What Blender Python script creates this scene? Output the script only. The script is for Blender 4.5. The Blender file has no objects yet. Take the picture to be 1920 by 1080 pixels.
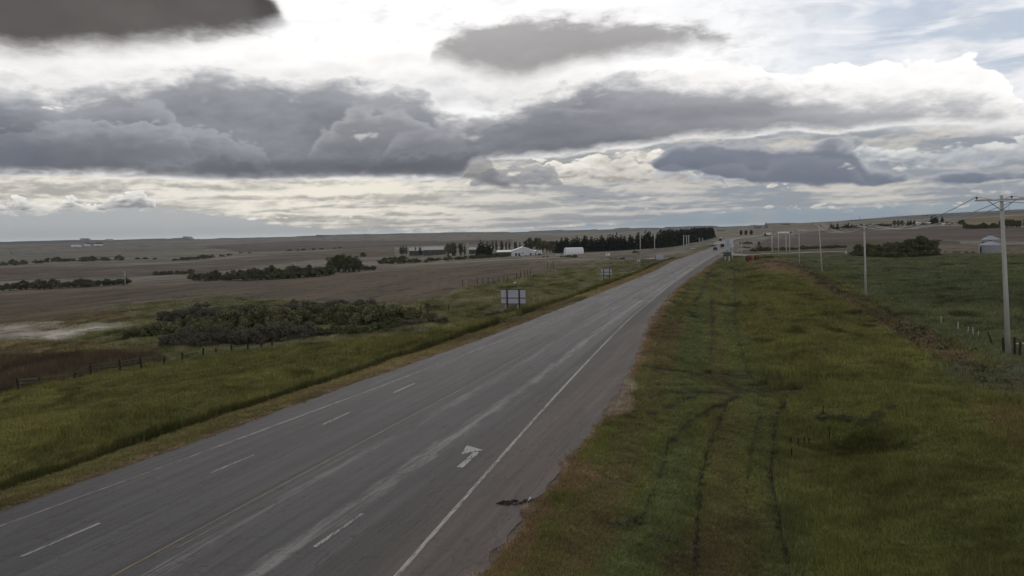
import bpy, math, random
import numpy as np
from mathutils import Vector, Matrix
PI = math.pi
random.seed(7); RNG = np.random.default_rng(7)
sc = bpy.context.scene
COL = sc.collection

# ------------------------------------------------------------------ camera
FPX = 1600.0; CAMH = 10.0
PITCH = math.atan(102/FPX); ROLL = math.radians(1.2)
Fw = Vector((0, math.cos(PITCH), -math.sin(PITCH)))
U0 = Vector((0, math.sin(PITCH), math.cos(PITCH)))
X0 = Vector((1, 0, 0))
Rr = math.cos(ROLL)*X0 - math.sin(ROLL)*U0
Up = math.sin(ROLL)*X0 + math.cos(ROLL)*U0
cam = bpy.data.cameras.new('camera'); camo = bpy.data.objects.new('camera', cam); COL.objects.link(camo)
m3 = Matrix((Rr, Up, -Fw)).transposed()
camo.matrix_world = Matrix.Translation((0, 0, CAMH)) @ m3.to_4x4()
cam.sensor_width = 36; cam.lens = FPX/1920*36; cam.clip_end = 40000; cam.clip_start = .5
sc.camera = camo
sc.view_settings.view_transform = 'Standard'; sc.view_settings.look = 'None'
sc.view_settings.gamma = 1; sc.view_settings.exposure = 0.0
sc.cycles.max_bounces = 4; sc.cycles.diffuse_bounces = 2; sc.cycles.glossy_bounces = 2
sc.cycles.transparent_max_bounces = 4; sc.cycles.volume_bounces = 0
sc.cycles.use_adaptive_sampling = True; sc.cycles.adaptive_threshold = 0.02

SUN_AZ = math.radians(-9); SUN_EL = math.radians(27)
sd = Vector((math.sin(SUN_AZ)*math.cos(SUN_EL), math.cos(SUN_AZ)*math.cos(SUN_EL), math.sin(SUN_EL)))
sl = bpy.data.lights.new('sun', 'SUN'); sl.energy = 0.5; sl.angle = math.radians(14); sl.color = (1, .95, .88)
so = bpy.data.objects.new('sun', sl); COL.objects.link(so); so.rotation_euler = sd.to_track_quat('Z', 'Y').to_euler()

def pxdir(x, y):
    return (Fw*FPX + Rr*(x-960) + Up*(540-y)).normalized()
def azel(x, y):
    d = pxdir(x, y)
    return math.degrees(math.atan2(d.x, d.y)), math.degrees(math.asin(d.z))
def project(X, Y, Z):
    dx, dy, dz = X, Y, Z-CAMH
    w = dx*Fw.x + dy*Fw.y + dz*Fw.z
    w = np.where(w < .1, .1, w)
    u = dx*Rr.x + dy*Rr.y + dz*Rr.z; v = dx*Up.x + dy*Up.y + dz*Up.z
    return 960+FPX*u/w, 540-FPX*v/w

def lin(c):
    return tuple(((v/255)/12.92 if v/255 <= .04045 else ((v/255+.055)/1.055)**2.4) for v in c)

# ------------------------------------------------------------------ node helper
class NT:
    def __init__(s, nt): s.nt = nt
    def node(s, t, **k):
        n = s.nt.nodes.new(t)
        for a, b in k.items(): setattr(n, a, b)
        return n
    def put(s, sock, v):
        if isinstance(v, S): s.nt.links.new(v.o, sock)
        elif isinstance(v, bpy.types.NodeSocket): s.nt.links.new(v, sock)
        elif v is not None:
            if isinstance(v, (tuple, list)) and sock.type == 'RGBA' and len(v) == 3: v = (*v, 1)
            sock.default_value = v
    def math(s, op, *a, clamp=False):
        n = s.node('ShaderNodeMath', operation=op, use_clamp=clamp)
        for i, v in enumerate(a): s.put(n.inputs[i], v)
        return S(s, n.outputs[0])
    def sstep(s, x, e0, e1, o0=0., o1=1., kind='SMOOTHSTEP'):
        n = s.node('ShaderNodeMapRange', interpolation_type=kind)
        for i, v in enumerate((x, e0, e1, o0, o1)): s.put(n.inputs[i], v)
        return S(s, n.outputs[0])
    def mix(s, f, a, b, mode='MIX'):
        n = s.node('ShaderNodeMix', data_type='RGBA', blend_type=mode)
        s.put(n.inputs[0], f); s.put(n.inputs[6], a); s.put(n.inputs[7], b)
        return S(s, n.outputs[2])
    def vec(s, x, y, z=0.):
        n = s.node('ShaderNodeCombineXYZ')
        for i, v in enumerate((x, y, z)): s.put(n.inputs[i], v)
        return S(s, n.outputs[0])
    def noise(s, v, scale=1., detail=4., rough=.5, dist=0., lac=2.):
        n = s.node('ShaderNodeTexNoise')
        s.put(n.inputs['Vector'], v); s.put(n.inputs['Scale'], scale); s.put(n.inputs['Detail'], detail)
        s.put(n.inputs['Roughness'], rough); s.put(n.inputs['Distortion'], dist); s.put(n.inputs['Lacunarity'], lac)
        return S(s, n.outputs[0])
    def voro(s, v, scale=1., detail=0., rough=.5, rnd=1., feat='F1'):
        n = s.node('ShaderNodeTexVoronoi', feature=feat)
        s.put(n.inputs['Vector'], v); s.put(n.inputs['Scale'], scale); s.put(n.inputs['Detail'], detail)
        s.put(n.inputs['Roughness'], rough); s.put(n.inputs['Randomness'], rnd)
        return S(s, n.outputs[0])
    def curve(s, x, pts):
        n = s.node('ShaderNodeFloatCurve'); s.put(n.inputs[1], x)
        c = n.mapping.curves[0]; pts = sorted(pts)
        c.points[0].location = pts[0]; c.points[1].location = pts[-1]
        for p in pts[1:-1]: c.points.new(*p)
        n.mapping.use_clip = False
        n.mapping.update()
        return S(s, n.outputs[0])
    def vscale(s, v, sx, sy, sz=1.):
        n = s.node('ShaderNodeVectorMath', operation='MULTIPLY'); s.put(n.inputs[0], v); s.put(n.inputs[1], (sx, sy, sz))
        return S(s, n.outputs[0])
class S:
    def __init__(s, t, o): s.t = t; s.o = o
    def __add__(s, b): return s.t.math('ADD', s, b)
    __radd__ = __add__
    def __sub__(s, b): return s.t.math('SUBTRACT', s, b)
    def __rsub__(s, b): return s.t.math('SUBTRACT', b, s)
    def __mul__(s, b): return s.t.math('MULTIPLY', s, b)
    __rmul__ = __mul__
    def __truediv__(s, b): return s.t.math('DIVIDE', s, b)
    def clamp(s): return s.t.math('ADD', s, 0., clamp=True)

# ------------------------------------------------------------------ world: broken stratocumulus over a Nishita sky
def build_world():
    w = bpy.data.worlds.new('World'); sc.world = w; w.use_nodes = True
    nt = w.node_tree; nt.nodes.clear(); T = NT(nt)
    tc = T.node('ShaderNodeTexCoord')
    sp = T.node('ShaderNodeSeparateXYZ'); nt.links.new(tc.outputs['Generated'], sp.inputs[0])
    dx, dy, dz = (S(T, sp.outputs[i]) for i in range(3))
    az = T.math('ARCTAN2', dx, dy)*57.29578
    el = T.math('ARCSINE', dz)*57.29578
    P = T.vec(az, el, 0.)
    t = (az+45.)/90.
    def crv(pts):                       # height of a cloud edge over azimuth
        q = []
        for (x, y) in pts:
            a, e = azel(x, y); q.append(((a+45)/90, e/20))
        return T.curve(t, q)*20.
    def azs(x0, x1): return T.sstep(az, azel(x0, 300)[0], azel(x1, 300)[0])
    def shift(P_, dx_, dy_):
        n = T.node('ShaderNodeVectorMath', operation='ADD'); T.put(n.inputs[0], P_); n.inputs[1].default_value = (dx_, dy_, 0); return S(T, n.outputs[0])
    def nz(P_, a, b, d, r, ds=0.): return T.noise(T.vscale(P_, a, b), 1., d, r, ds)
    def vz(P_, a, b, d, r): return T.voro(T.vscale(P_, a, b), 1., d, r, feat='F1')
    wv = T.noise(T.vscale(P, .5, .8), 1., 3, .5)-.5
    PW = T.vec(az+wv*1.2, el+wv*.6, 0.)
    nA = nz(P, .15, .30, 5, .5)-.5
    nB = nz(PW, .34, .72, 5.5, .56)-.5
    nBu = nz(shift(PW, -.15, .55), .34, .72, 3, .52)-.5
    relB = nB-nBu                                   # lit tops, dark bellies
    nC = nz(PW, .9, 2.6, 4, .58)-.5
    nCu = nz(shift(PW, -.08, .2), .9, 2.6, 2, .55)-.5
    relC = nC-nCu
    pf = .52-vz(PW, .42, .75, 3., .45)
    relP = nB*.0
    pfs = .52-vz(PW, .85, 1.9, 2.6, .5)
    pfsu = .52-vz(shift(PW, -.08, .2), .85, 1.9, 1.6, .5); relS = (pfs-pfsu)*(nA*2.2+.55).clamp()
    def G(r, g, b): return lin((r, g, b))
    # clear sky behind
    sky = T.node('ShaderNodeTexSky', sky_type='NISHITA', sun_disc=False, sun_elevation=SUN_EL, sun_rotation=SUN_AZ)
    sky.air_density = 1.0; sky.dust_density = 1.5
    skyc = T.mix(1., S(T, sky.outputs[0]), (.075, .075, .075), 'MULTIPLY')
    low = T.mix(azs(420, 1250), G(184, 186, 186), G(150, 164, 174))
    low = T.mix(azs(700, -100)*.25, low, G(160, 168, 173))
    low = T.mix(T.sstep(T.noise(T.vscale(P, .22, .03), 1., 3, .5)-el*.03, .45, .65)*.4, low, G(186, 184, 178))
    low = T.mix(T.sstep(el, .45, 0.)*.8, low, G(205, 211, 213))
    blue = T.mix(.2, G(196, 207, 224), skyc)
    hi = T.mix((azs(1180, 1900) + nA*.7 + nB*.4 + T.sstep(el, 9., 13.)*.1).clamp(), (1.1, 1.09, 1.08), blue)
    c = T.mix(T.sstep(el, 3.6, 7.), low, hi)
    veil = nz(P, .10, .60, 6, .55, .6)
    c = T.mix(T.sstep(veil + T.sstep(el, 11.5, 6.)*.22, .46, .66)*T.sstep(el, 4.5, 7.)*.9, c, G(250, 250, 252))
    mott = T.sstep(nB*.8+nA*.6, -.10, .22)*T.sstep(el, 4.5, 6.5)
    c = T.mix(mott*(T.sstep(az, azel(680, 100)[0], azel(200, 100)[0])*.8), c, G(190, 187, 185))
    c = T.mix(T.sstep(nB*.7+nC*.4-nA*.5, -.02, .25)*T.sstep(el, 6., 8.)*.45, c, G(205, 204, 206))
    # cream streaks in the gap under the main bank
    ell = T.math('LOGARITHM', (el+1.1), 2.718)*5.2
    st = nz(T.vec(az+wv*1.2, ell+wv*.4, 3.), .15, 1.0, 5.5, .57, .2)
    bandb = crv([(-200, 402), (0, 404), (300, 397), (420, 408), (560, 430), (700, 436), (960, 438), (1080, 432), (1180, 420), (1300, 406), (1400, 398), (1600, 396), (1760, 388), (2000, 380)])
    bandm = T.sstep(el-bandb+nC*.8+pfs*.3, -.12, .25)*T.sstep(el, 7.4, 5.5)
    cream = T.mix(azs(500, 1250), (.86, .82, .74), G(208, 204, 196))
    cream = T.mix(T.sstep(T.math('ABSOLUTE', az-azel(620, 360)[0]), 12., 3.)*.5, cream, (1.0, .93, .78))
    greyl = T.mix(azs(700, 1300), G(176, 173, 167), G(150, 156, 164))
    thr = azs(500, 1500)*.08
    sc_ = T.mix(T.sstep(st+nC*.16+relS*.16-thr, .34, .58), greyl, cream)
    c = T.mix(bandm, c, sc_)

    def layer(c, top, bot, ampT, ampB, softT, softB, cb, ct, ne, inner, rim=0., rimw=.6, n2=None, rimc=(1.1, 1.08, 1.05), opac=1., mid=1.):
        tp, bt = crv(top), crv(bot)
        nn = ne if n2 is None else n2
        a = tp+ne*ampT-el; b = el-bt+nn*ampB
        m = T.sstep(a, 0., softT)*T.sstep(b, 0., softB)
        rel = ((el-bt)/(T.math('MAXIMUM', tp-bt, .5))+inner).clamp()
        col = T.mix(T.math('POWER', rel, mid), cb, ct)
        if rim:
            th = T.math('MINIMUM', a, b*2.2+.25)+nB*rimw*.9+relB*rimw*.7+nC*rimw*.25
            col = T.mix(T.sstep(th, rimw*1.5, -.1)*rim, col, rimc)
        return T.mix(m*opac, c, col)
    # white cumulus deck on the right
    c = layer(c, [(700, 60), (1000, 72), (1100, 92), (1400, 100), (1470, 118), (1560, 112), (1640, 108), (1700, 100), (1800, 94), (1850, 100), (1885, 140), (1940, 180), (2200, 190)],
              [(700, 220), (1000, 220), (1920, 270), (2200, 270)], 1.1, .5, .22, 1., G(176, 176, 180), (1.15, 1.13, 1.11), pf, relB*.5+nB*.5, mid=.5)
    # small row of cumulus along the foot of the cream band
    c = layer(c, [(-200, 398), (420, 404), (480, 398), (600, 408), (760, 388), (860, 398), (960, 396), (1100, 378), (1200, 376), (1300, 392), (1400, 386), (1500, 376), (1640, 378), (1760, 376), (2200, 370)],
              [(-200, 400), (420, 412), (600, 420), (760, 408), (960, 412), (1100, 398), (1300, 402), (1500, 400), (1640, 402), (1760, 394), (2200, 390)],
              1.6, .4, .12, .2, T.mix(azs(600, 1100), G(180, 176, 166), G(160, 164, 170)), T.mix(azs(600, 1300), (.98, .93, .80), G(232, 226, 216)), pfs, relS*1.1+relC*.8, mid=1., opac=.85)
    # creamy towers low in the middle
    c = layer(c, [(-200, 360), (800, 352), (900, 318), (960, 300), (1050, 280), (1240, 270), (1300, 300), (1420, 335), (2200, 390)],
              [(-200, 362), (800, 356), (930, 352), (1290, 354), (2200, 392)], 1.3, .5, .25, .3, G(172, 167, 160), (.95, .91, .83), pfs, relS*.9+nB*1.6+relC*.5, mid=.65)
    c = layer(c, [(-200, 420), (860, 360), (885, 330), (920, 306), (1030, 302), (1056, 340), (1100, 358), (2200, 420)],
              [(-200, 424), (870, 354), (1060, 352), (2200, 424)], .7, .2, .2, .2, G(140, 142, 147), G(184, 183, 182), pfs, relS*.8+nB*.6+relC*.5)
    # cumulus heads at the far left
    c = layer(c, [(-200, 360), (0, 368), (30, 362), (76, 376), (104, 378), (135, 356), (160, 380), (180, 374), (200, 362), (240, 350), (282, 356), (304, 388), (340, 402), (900, 420), (2200, 420)],
              [(-200, 404), (0, 402), (300, 396), (900, 424), (2200, 424)], .8, .2, .1, .12, G(148, 148, 150), (.93, .91, .86), pfs, relS*1.0+relC*.8, rim=.8, rimw=.30, rimc=(1.0, .98, .92))
    # second dark bank on the right with a paler head beside it
    c = layer(c, [(1000, 300), (1560, 290), (1610, 262), (1660, 266), (1760, 268), (1900, 248), (2100, 240)],
              [(1000, 310), (1560, 345), (1600, 332), (1750, 326), (2100, 322)], .7, .5, .25, .5, G(146, 153, 163), G(226, 226, 226), pfs, relS*.7+relB*.8+nB*.5, opac=.95, mid=1.1)
    c = layer(c, [(-200, 360), (1150, 300), (1220, 280), (1260, 262), (1400, 246), (1480, 256), (1560, 246), (1604, 254), (1612, 280), (1650, 296), (1760, 304), (1880, 300), (2000, 300), (2200, 300)],
              [(-200, 362), (1170, 302), (1230, 322), (1330, 334), (1430, 352), (1600, 356), (1800, 350), (1920, 347), (2200, 345)],
              1.1, .5, .35, .2, G(104, 111, 126), T.mix(azs(1580, 1640), G(138, 143, 153), G(140, 148, 160)), pf, relB*.5+nA*.6+nB*.3, rim=.7, rimw=.55, rimc=G(206, 206, 208), mid=1.2)
    c = layer(c, [(-200, 400), (1180, 340), (1240, 306), (1320, 296), (1400, 300), (1480, 280), (1560, 276), (1600, 300), (1660, 340), (2200, 360)], [(-200, 410), (1230, 330), (1430, 350), (1600, 354), (2200, 350)],
              1.0, .4, .3, .4, G(108, 114, 128), G(130, 136, 148), pf+nB*.7, nA+nB*.5, rim=.7, rimw=.8, rimc=G(150, 155, 165), opac=.5)
    # main bank across the picture
    cbm = T.mix(azs(900, 1850), G(106, 108, 116), G(156, 158, 163)); ctm = T.mix(azs(1000, 1800), G(164, 166, 172), G(205, 205, 208))
    c = layer(c, [(-300, 150), (0, 150), (60, 146), (160, 150), (240, 138), (300, 122), (450, 116), (500, 126), (550, 134), (610, 122), (700, 142), (790, 152), (830, 192), (880, 206), (940, 188), (1010, 162), (1060, 138), (1120, 126), (1300, 134), (1480, 146), (1640, 158), (1800, 162), (1920, 178), (2200, 180)],
              [(-300, 330), (0, 332), (250, 336), (440, 342), (560, 340), (700, 338), (860, 338), (890, 308), (1050, 298), (1130, 286), (1200, 280), (1300, 262), (1400, 262), (1480, 248), (1560, 254), (1700, 238), (1850, 236), (1920, 232), (2200, 225)],
              2.1, .38, .75, .20, cbm, ctm, nB+nC*.3, nA*1.1+relB*.42+nB*.35+relS*.1, rim=.85, rimw=1.3, n2=nC, mid=1.1)
    # billows stacked inside the bank, each with a paler head and a darker belly
    mid_ = T.mix(azs(900, 1800), G(122, 124, 132), G(160, 161, 167))
    def row(c, top, bot, n, amp, soft, softB, op, cb, rc, rimw, rim):
        return layer(c, top, bot, amp, .3, soft, softB, cb, cb, n, nA, rim=rim, rimw=rimw, n2=nB, rimc=rc, opac=op)
    c = row(c, [(-300, 170), (0, 150), (70, 160), (110, 190), (160, 175), (260, 165), (330, 200), (420, 330), (2200, 400)], [(-300, 250), (0, 260), (200, 235), (420, 330), (2200, 390)], pf, 1.2, .5, 2.2, .5, G(138, 142, 151), G(198, 200, 205), 1.3, .85)
    c = row(c, [(-300, 260), (60, 226), (120, 206), (200, 212), (280, 214), (350, 222), (430, 238), (500, 270), (540, 330), (2200, 400)], [(-300, 320), (0, 318), (560, 325), (2200, 390)], pfs, .8, .3, 2.4, .7, G(118, 121, 130), G(182, 184, 190), 1.4, .85)
    c = row(c, [(-300, 400), (520, 330), (590, 240), (640, 196), (700, 182), (760, 190), (820, 214), (900, 250), (1000, 330), (2200, 400)], [(-300, 420), (500, 320), (880, 290), (2200, 400)], nB*1.2+pf*.9+nC*.5, 1.5, .5, 2.0, .55, G(140, 141, 146), G(198, 198, 200), 1.2, .85)
    c = row(c, [(-300, 400), (700, 300), (740, 250), (790, 234), (840, 226), (900, 214), (960, 204), (1060, 196), (1200, 206), (1320, 196), (1480, 200), (1700, 190), (2200, 190)], [(-300, 420), (700, 320), (880, 286), (1060, 270), (1500, 232), (2200, 215)], nB+nC*.4, 1.3, .4, 1.6, .6, T.mix(azs(900, 1800), G(118, 120, 128), G(160, 161, 167)), T.mix(azs(900, 1800), G(172, 173, 178), G(212, 212, 214)), 1.1, .85)
    c = row(c, [(-300, 300), (0, 300), (200, 310), (340, 286), (420, 268), (470, 278), (520, 300), (600, 296), (700, 276), (800, 268), (880, 262), (960, 330), (2200, 400)], [(-300, 330), (0, 331), (250, 335), (440, 341), (860, 337), (960, 360), (2200, 420)], pfs+nB*.6, .9, .35, .35, .6, G(102, 103, 111), G(152, 154, 161), .7, .75)
    # pale billow inside the bank
    def veilpatch(c, x, y, w_, h_, col, op, n=None):
        a, e = azel(x, y); k = 27.9
        ex = (az-a)*(k/w_); ey = (el-e)*(k/h_)
        d = T.math('SQRT', ex*ex+ey*ey)-(nB*1.5 if n is None else n)
        return T.mix(T.sstep(d, 1.2, .3)*op, c, col)
    c = veilpatch(c, 1250, 215, 260, 16, G(128, 128, 136), .6)
    c = veilpatch(c, 20, 270, 90, 60, G(100, 104, 116), .6)
    c = veilpatch(c, 640, 315, 280, 16, G(96, 97, 106), .6)
    # dark cloud top left and the smaller one beside it
    c = layer(c, [(-300, -400), (400, -400), (480, -40), (515, -6), (545, 34), (600, 74), (700, 400), (2200, 400)],
              [(-300, 130), (0, 126), (60, 128), (150, 120), (250, 118), (330, 108), (420, 96), (480, 86), (535, 66), (600, 60), (700, 300), (2200, 300)],
              1.1, 1.5, .8, 1.9, G(112, 108, 106), G(74, 71, 70), nB, nA*.7+relB*.2, n2=nB+nC*.3, mid=.35, rim=.55, rimw=.8, rimc=G(205, 200, 196))
    c = layer(c, [(-300, 300), (780, 180), (800, 100), (830, 50), (1000, 14), (1200, 20), (1330, 34), (1390, 80), (1430, 200), (2200, 300)],
              [(-300, 280), (790, 130), (820, 128), (880, 152), (960, 164), (1030, 154), (1100, 138), (1230, 120), (1320, 106), (1420, 96), (2200, 290)],
              2.4, 1.4, 1.2, 1.6, G(146, 143, 143), G(176, 174, 174), nB+nC*.3, nA*.8+relB*.4, n2=nB+nC*.3, opac=.95, rim=.8, rimw=.9)
    def puff(c, x, y, w_, h_, col, n, amp=1.3, op=1.):
        a, e = azel(x, y); k = 27.9
        ex = (az-a)*(k/w_); ey = (el-e)*(k/h_)
        d = T.math('SQRT', ex*ex+ey*ey)-n*amp
        sh = T.mix((T.sstep(ey, -1., .3)+relS*2.).clamp(), tuple(v*.72 for v in col), col)
        return T.mix(T.sstep(d, 1.15, .35)*op, c, sh)
    W = (1.0, .98, .95)
    for (x, y, w_, h_, col, op) in [(118, 200, 52, 17, W, .95), (682, 256, 34, 11, G(225, 223, 222), .55), (1082, 160, 26, 16, W, .7), (18, 132, 38, 11, W, .9), (1040, 178, 60, 14, W, .5),
                                (1584, 312, 30, 17, G(214, 212, 208), .85), (1684, 314, 38, 9, G(220, 218, 214), .85), (440, 276, 42, 14, G(158, 160, 165), .6), (610, 326, 50, 12, G(160, 158, 158), .7),
                                (960, 326, 26, 8, G(236, 230, 216), .8), (1830, 306, 70, 18, G(190, 194, 200), .7), (1880, 274, 60, 14, G(226, 225, 222), .7),
                                (1136, 387, 17, 5, G(236, 230, 216), .8), (1210, 372, 26, 9, G(222, 216, 206), .8), (1690, 392, 36, 9, G(222, 214, 200), .85), (1880, 357, 62, 12, G(224, 218, 208), .85), (475, 411, 14, 4, W, .7), (1812, 367, 20, 4, G(222, 220, 216), .8)]:
        c = puff(c, x, y, w_, h_, col, pfs, 1.3, op)
    # broken overcast out of the picture, overhead and behind
    over = T.mix(T.sstep(nz(P, .05, .08, 5, .55), .4, .62), (.13, .135, .15), (.36, .37, .39))
    over = T.mix(T.sstep(dy, .1, -.5)*T.sstep(el, 45., 15.), over, (.62, .63, .66))
    gx = (az+9.)/22.; gy = (el-27.)/10.
    glow = T.math('POWER', 2.718, 0.-(gx*gx+gy*gy))
    over = T.mix(glow, over, (1.7, 1.6, 1.5))
    outm = T.math('MAXIMUM', T.sstep(el, 15.5, 18.), T.sstep(T.math('ABSOLUTE', az), 36., 46.))
    c = T.mix(outm, c, over)
    c = T.mix(T.sstep(el, 0., -2.), c, (.05, .05, .045))
    bg = T.node('ShaderNodeBackground'); T.put(bg.inputs[0], c); bg.inputs[1].default_value = 1.0
    out = T.node('ShaderNodeOutputWorld'); nt.links.new(bg.outputs[0], out.inputs[0])
    w.cycles.sampling_method = 'MANUAL'; w.cycles.sample_map_resolution = 512
build_world()

# ------------------------------------------------------------------ noise (numpy)
_perm = RNG.random((256, 256))
def vn(x, y):
    x = np.asarray(x, float); y = np.asarray(y, float)
    xi = np.floor(x).astype(int); yi = np.floor(y).astype(int)
    fx = x-xi; fy = y-yi; fx = fx*fx*(3-2*fx); fy = fy*fy*(3-2*fy)
    a = _perm[xi & 255, yi & 255]; b = _perm[(xi+1) & 255, yi & 255]
    c = _perm[xi & 255, (yi+1) & 255]; d = _perm[(xi+1) & 255, (yi+1) & 255]
    return (a*(1-fx)+b*fx)*(1-fy)+(c*(1-fx)+d*fx)*fy - .5
def fb(x, y, o=4):
    s = 0; a = 1; t = 0
    for i in range(o):
        s = s+a*vn(x*2**i+17.3*i, y*2**i+5.1*i); t += a; a *= .5
    return s/t*2
def ss(x, a, b):
    t = np.clip((x-a)/(b-a), 0, 1); return t*t*(3-2*t)

# ------------------------------------------------------------------ road layout: world polylines x(y)
def unproj0(x, y, z=0.):
    d = Fw*FPX + Rr*(x-960) + Up*(540-y); t = (z-CAMH)/d.z
    return (d.x*t, d.y*t)
def polyx(px, far):
    p = [unproj0(*q) for q in px]+far
    p = sorted(p, key=lambda q: q[1])
    (xa, ya), (xb, yb) = p[0], p[2]
    s = (xb-xa)/(yb-ya)
    p = [(xa+s*(-80-ya), -80)]+p
    xs = np.array([q[0] for q in p]); ys = np.array([q[1] for q in p])
    yy = np.arange(-80, 620, 2.); xx = np.interp(yy, ys, xs)
    k = np.exp(-(np.arange(-14, 15)/6.)**2); k /= k.sum()
    pad = np.concatenate([xx[0]+(np.arange(-14, 0))*(xx[1]-xx[0]), xx, xx[-1]+(np.arange(1, 15))*(xx[-1]-xx[-2])])
    xx = np.convolve(pad, k, 'valid')
    return lambda y: np.interp(y, yy, xx)
XLP = polyx([(0, 961), (185, 895), (475, 795), (635, 725), (800, 675), (960, 615), (1060, 576), (1160, 536), (1235, 505)], [(50, 268), (74.5, 350), (104, 450), (126, 520)])
XLW = polyx([(0, 987), (325, 870), (815, 687), (960, 632), (1120, 565), (1200, 530)], [(53, 268), (77.5, 350), (107, 450), (129, 520)])
XY = polyx([(220, 1077), (435, 960), (650, 845), (960, 680), (1005, 649), (1150, 570)], [(30, 172.9), (57, 268), (81, 350), (111, 450), (133, 520)])
XRW = polyx([(745, 1080), (850, 958), (955, 840), (1013, 773), (1107, 672), (1177, 600)], [(33.5, 172.9), (60.5, 268), (85, 350), (114.5, 450), (136, 520)])
XRP = polyx([(900, 1080), (1005, 925), (1085, 835), (1150, 760), (1185, 695), (1225, 592)], [(27, 141), (37, 176), (64, 268), (89, 350), (119, 450), (142, 520)])

# ------------------------------------------------------------------ terrain height
R_T = [15, 60, 120, 250, 450, 700, 1200, 2500, 5000, 9000, 14000]
H_T = {
 -3000: [0, -3, -7, -13, -20, -24, -24, -16, 0, 14, 10],
 -400: [0, -2, -8, -13, -20, -24, -24, -18, -5, 12, 8],
 0: [0, -1.6, -5, -10, -17, -22, -23, -17, -4, 12, 8],
 480: [0, -1, -3.2, -7, -12, -18, -19, -14, -2, 17, 12],
 960: [0, 0, -1.2, -2.4, -4.6, -7, -8, -5, 6, 20, 15],
 1200: [0, 0, -.4, -.8, -1.5, -2.5, -2, -1, 9, 26, 20],
 1350: [0, 0, 0, 0, 0, 1.2, 2.5, 4, 12, 27, 22],
 1600: [0, -.5, -.5, -.8, -.8, 2, 8, 22, 38, 52, 45],
 1920: [0, .3, .3, 0, 1, 5, 14, 37, 70, 96, 90],
 2400: [0, .3, .3, 0, 1.5, 6, 18, 45, 84, 110, 100],
 5000: [0, .3, .3, 0, 1.5, 6, 18, 45, 84, 110, 100]}
_ac = np.array([azel(k, 440)[0] for k in sorted(H_T)])
_lr = np.log(np.array(R_T, float))
_tb = np.array([H_T[k] for k in sorted(H_T)], float)
AZG = np.arange(-90, 90.1, .75); LRG = np.arange(_lr[0], _lr[-1]+.01, .06)
g1 = np.array([np.interp(LRG, _lr, row) for row in _tb])
G = np.array([np.interp(AZG, _ac, g1[:, j]) for j in range(len(LRG))]).T
def blur(A, ax, s):
    n = int(3*s); k = np.exp(-(np.arange(-n, n+1)/s)**2/2); k /= k.sum()
    return np.apply_along_axis(lambda v: np.convolve(np.pad(v, n, 'edge'), k, 'valid'), ax, A)
G = blur(blur(G, 0, 2.5), 1, 3.)
def zt(x, y):
    r = np.hypot(x, y); a = np.degrees(np.arctan2(x, y))
    a = np.where(np.abs(a) > 90, np.sign(a)*(180-np.abs(a)), a)
    u = np.clip((a-AZG[0])/.75, 0, len(AZG)-1.001); v = np.clip((np.log(np.maximum(r, 15))-LRG[0])/.06, 0, len(LRG)-1.001)
    ui = u.astype(int); vi = v.astype(int); fu = u-ui; fv = v-vi
    return (G[ui, vi]*(1-fu)+G[ui+1, vi]*fu)*(1-fv)+(G[ui, vi+1]*(1-fu)+G[ui+1, vi+1]*fu)*fv
PITC = unproj0(1600, 790)
def zg(x, y, fine=True):
    x = np.asarray(x, float); y = np.asarray(y, float)
    r = np.hypot(x, y)
    z = zt(x, y)
    z = z + fb(x/180., y/180., 3)*ss(r, 120, 600)*1.6
    z = z + fb(x/900.+3, y/900.+9, 4)*ss(r, 900, 4000)*15. + ss(fb(x/420., y/900.+2, 3), .05, .3)*ss(r, 6000, 8500)*20.
    yc = np.clip(y, -80, 600)
    d = np.maximum(XLP(yc)-x, x-XRP(yc))*.965
    inr = (y < 560) & (y > -150)
    d = np.where(inr, d, 99.)
    zr = np.where(y < 430, 0., np.interp(y, [430, 520, 600], [0, float(zt(np.array(133.), np.array(520.))), float(zt(np.array(150.), np.array(600.)))]))
    fade = ss(y, 560, 480)
    w = (1-ss(d, 1.5, 26))*fade
    z = z*(1-w)+zr*w
    near = ss(y, 420, 300)
    z = z - near*(1.1*np.exp(-((d-9)/4.2)**2) + .25*ss(d, .3, 3.5))*(d > 0)
    if fine:
        amp = ss(d, .5, 4)*ss(r, 260, 120)
        z = z + amp*(fb(x/2.4, y/2.4, 3)*.10 + fb(x/9., y/9., 2)*.16)
        pd = np.hypot((x-PITC[0])/3.2, (y-PITC[1])/4.5)
        z = z - .8*np.exp(-pd**2)
    # sharp little ridge on the left verge: the edge of the uncut grass
    return z
def Z(x, y): return float(zg(np.array([x]), np.array([y]))[0])
_rr = np.exp(np.linspace(math.log(15), math.log(13000), 5000))
def P(px, py):
    d = pxdir(px, py); h = math.hypot(d.x, d.y)
    X = _rr*d.x/h; Y = _rr*d.y/h; zz = CAMH+_rr*d.z/h
    g = zg(X, Y); k = np.nonzero(zz < g)[0]
    i = int(k[0]) if len(k) else int(np.argmax(g-zz))
    return Vector((X[i], Y[i], g[i])), float(Y[i])/FPX      # point and metres per pixel

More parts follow.
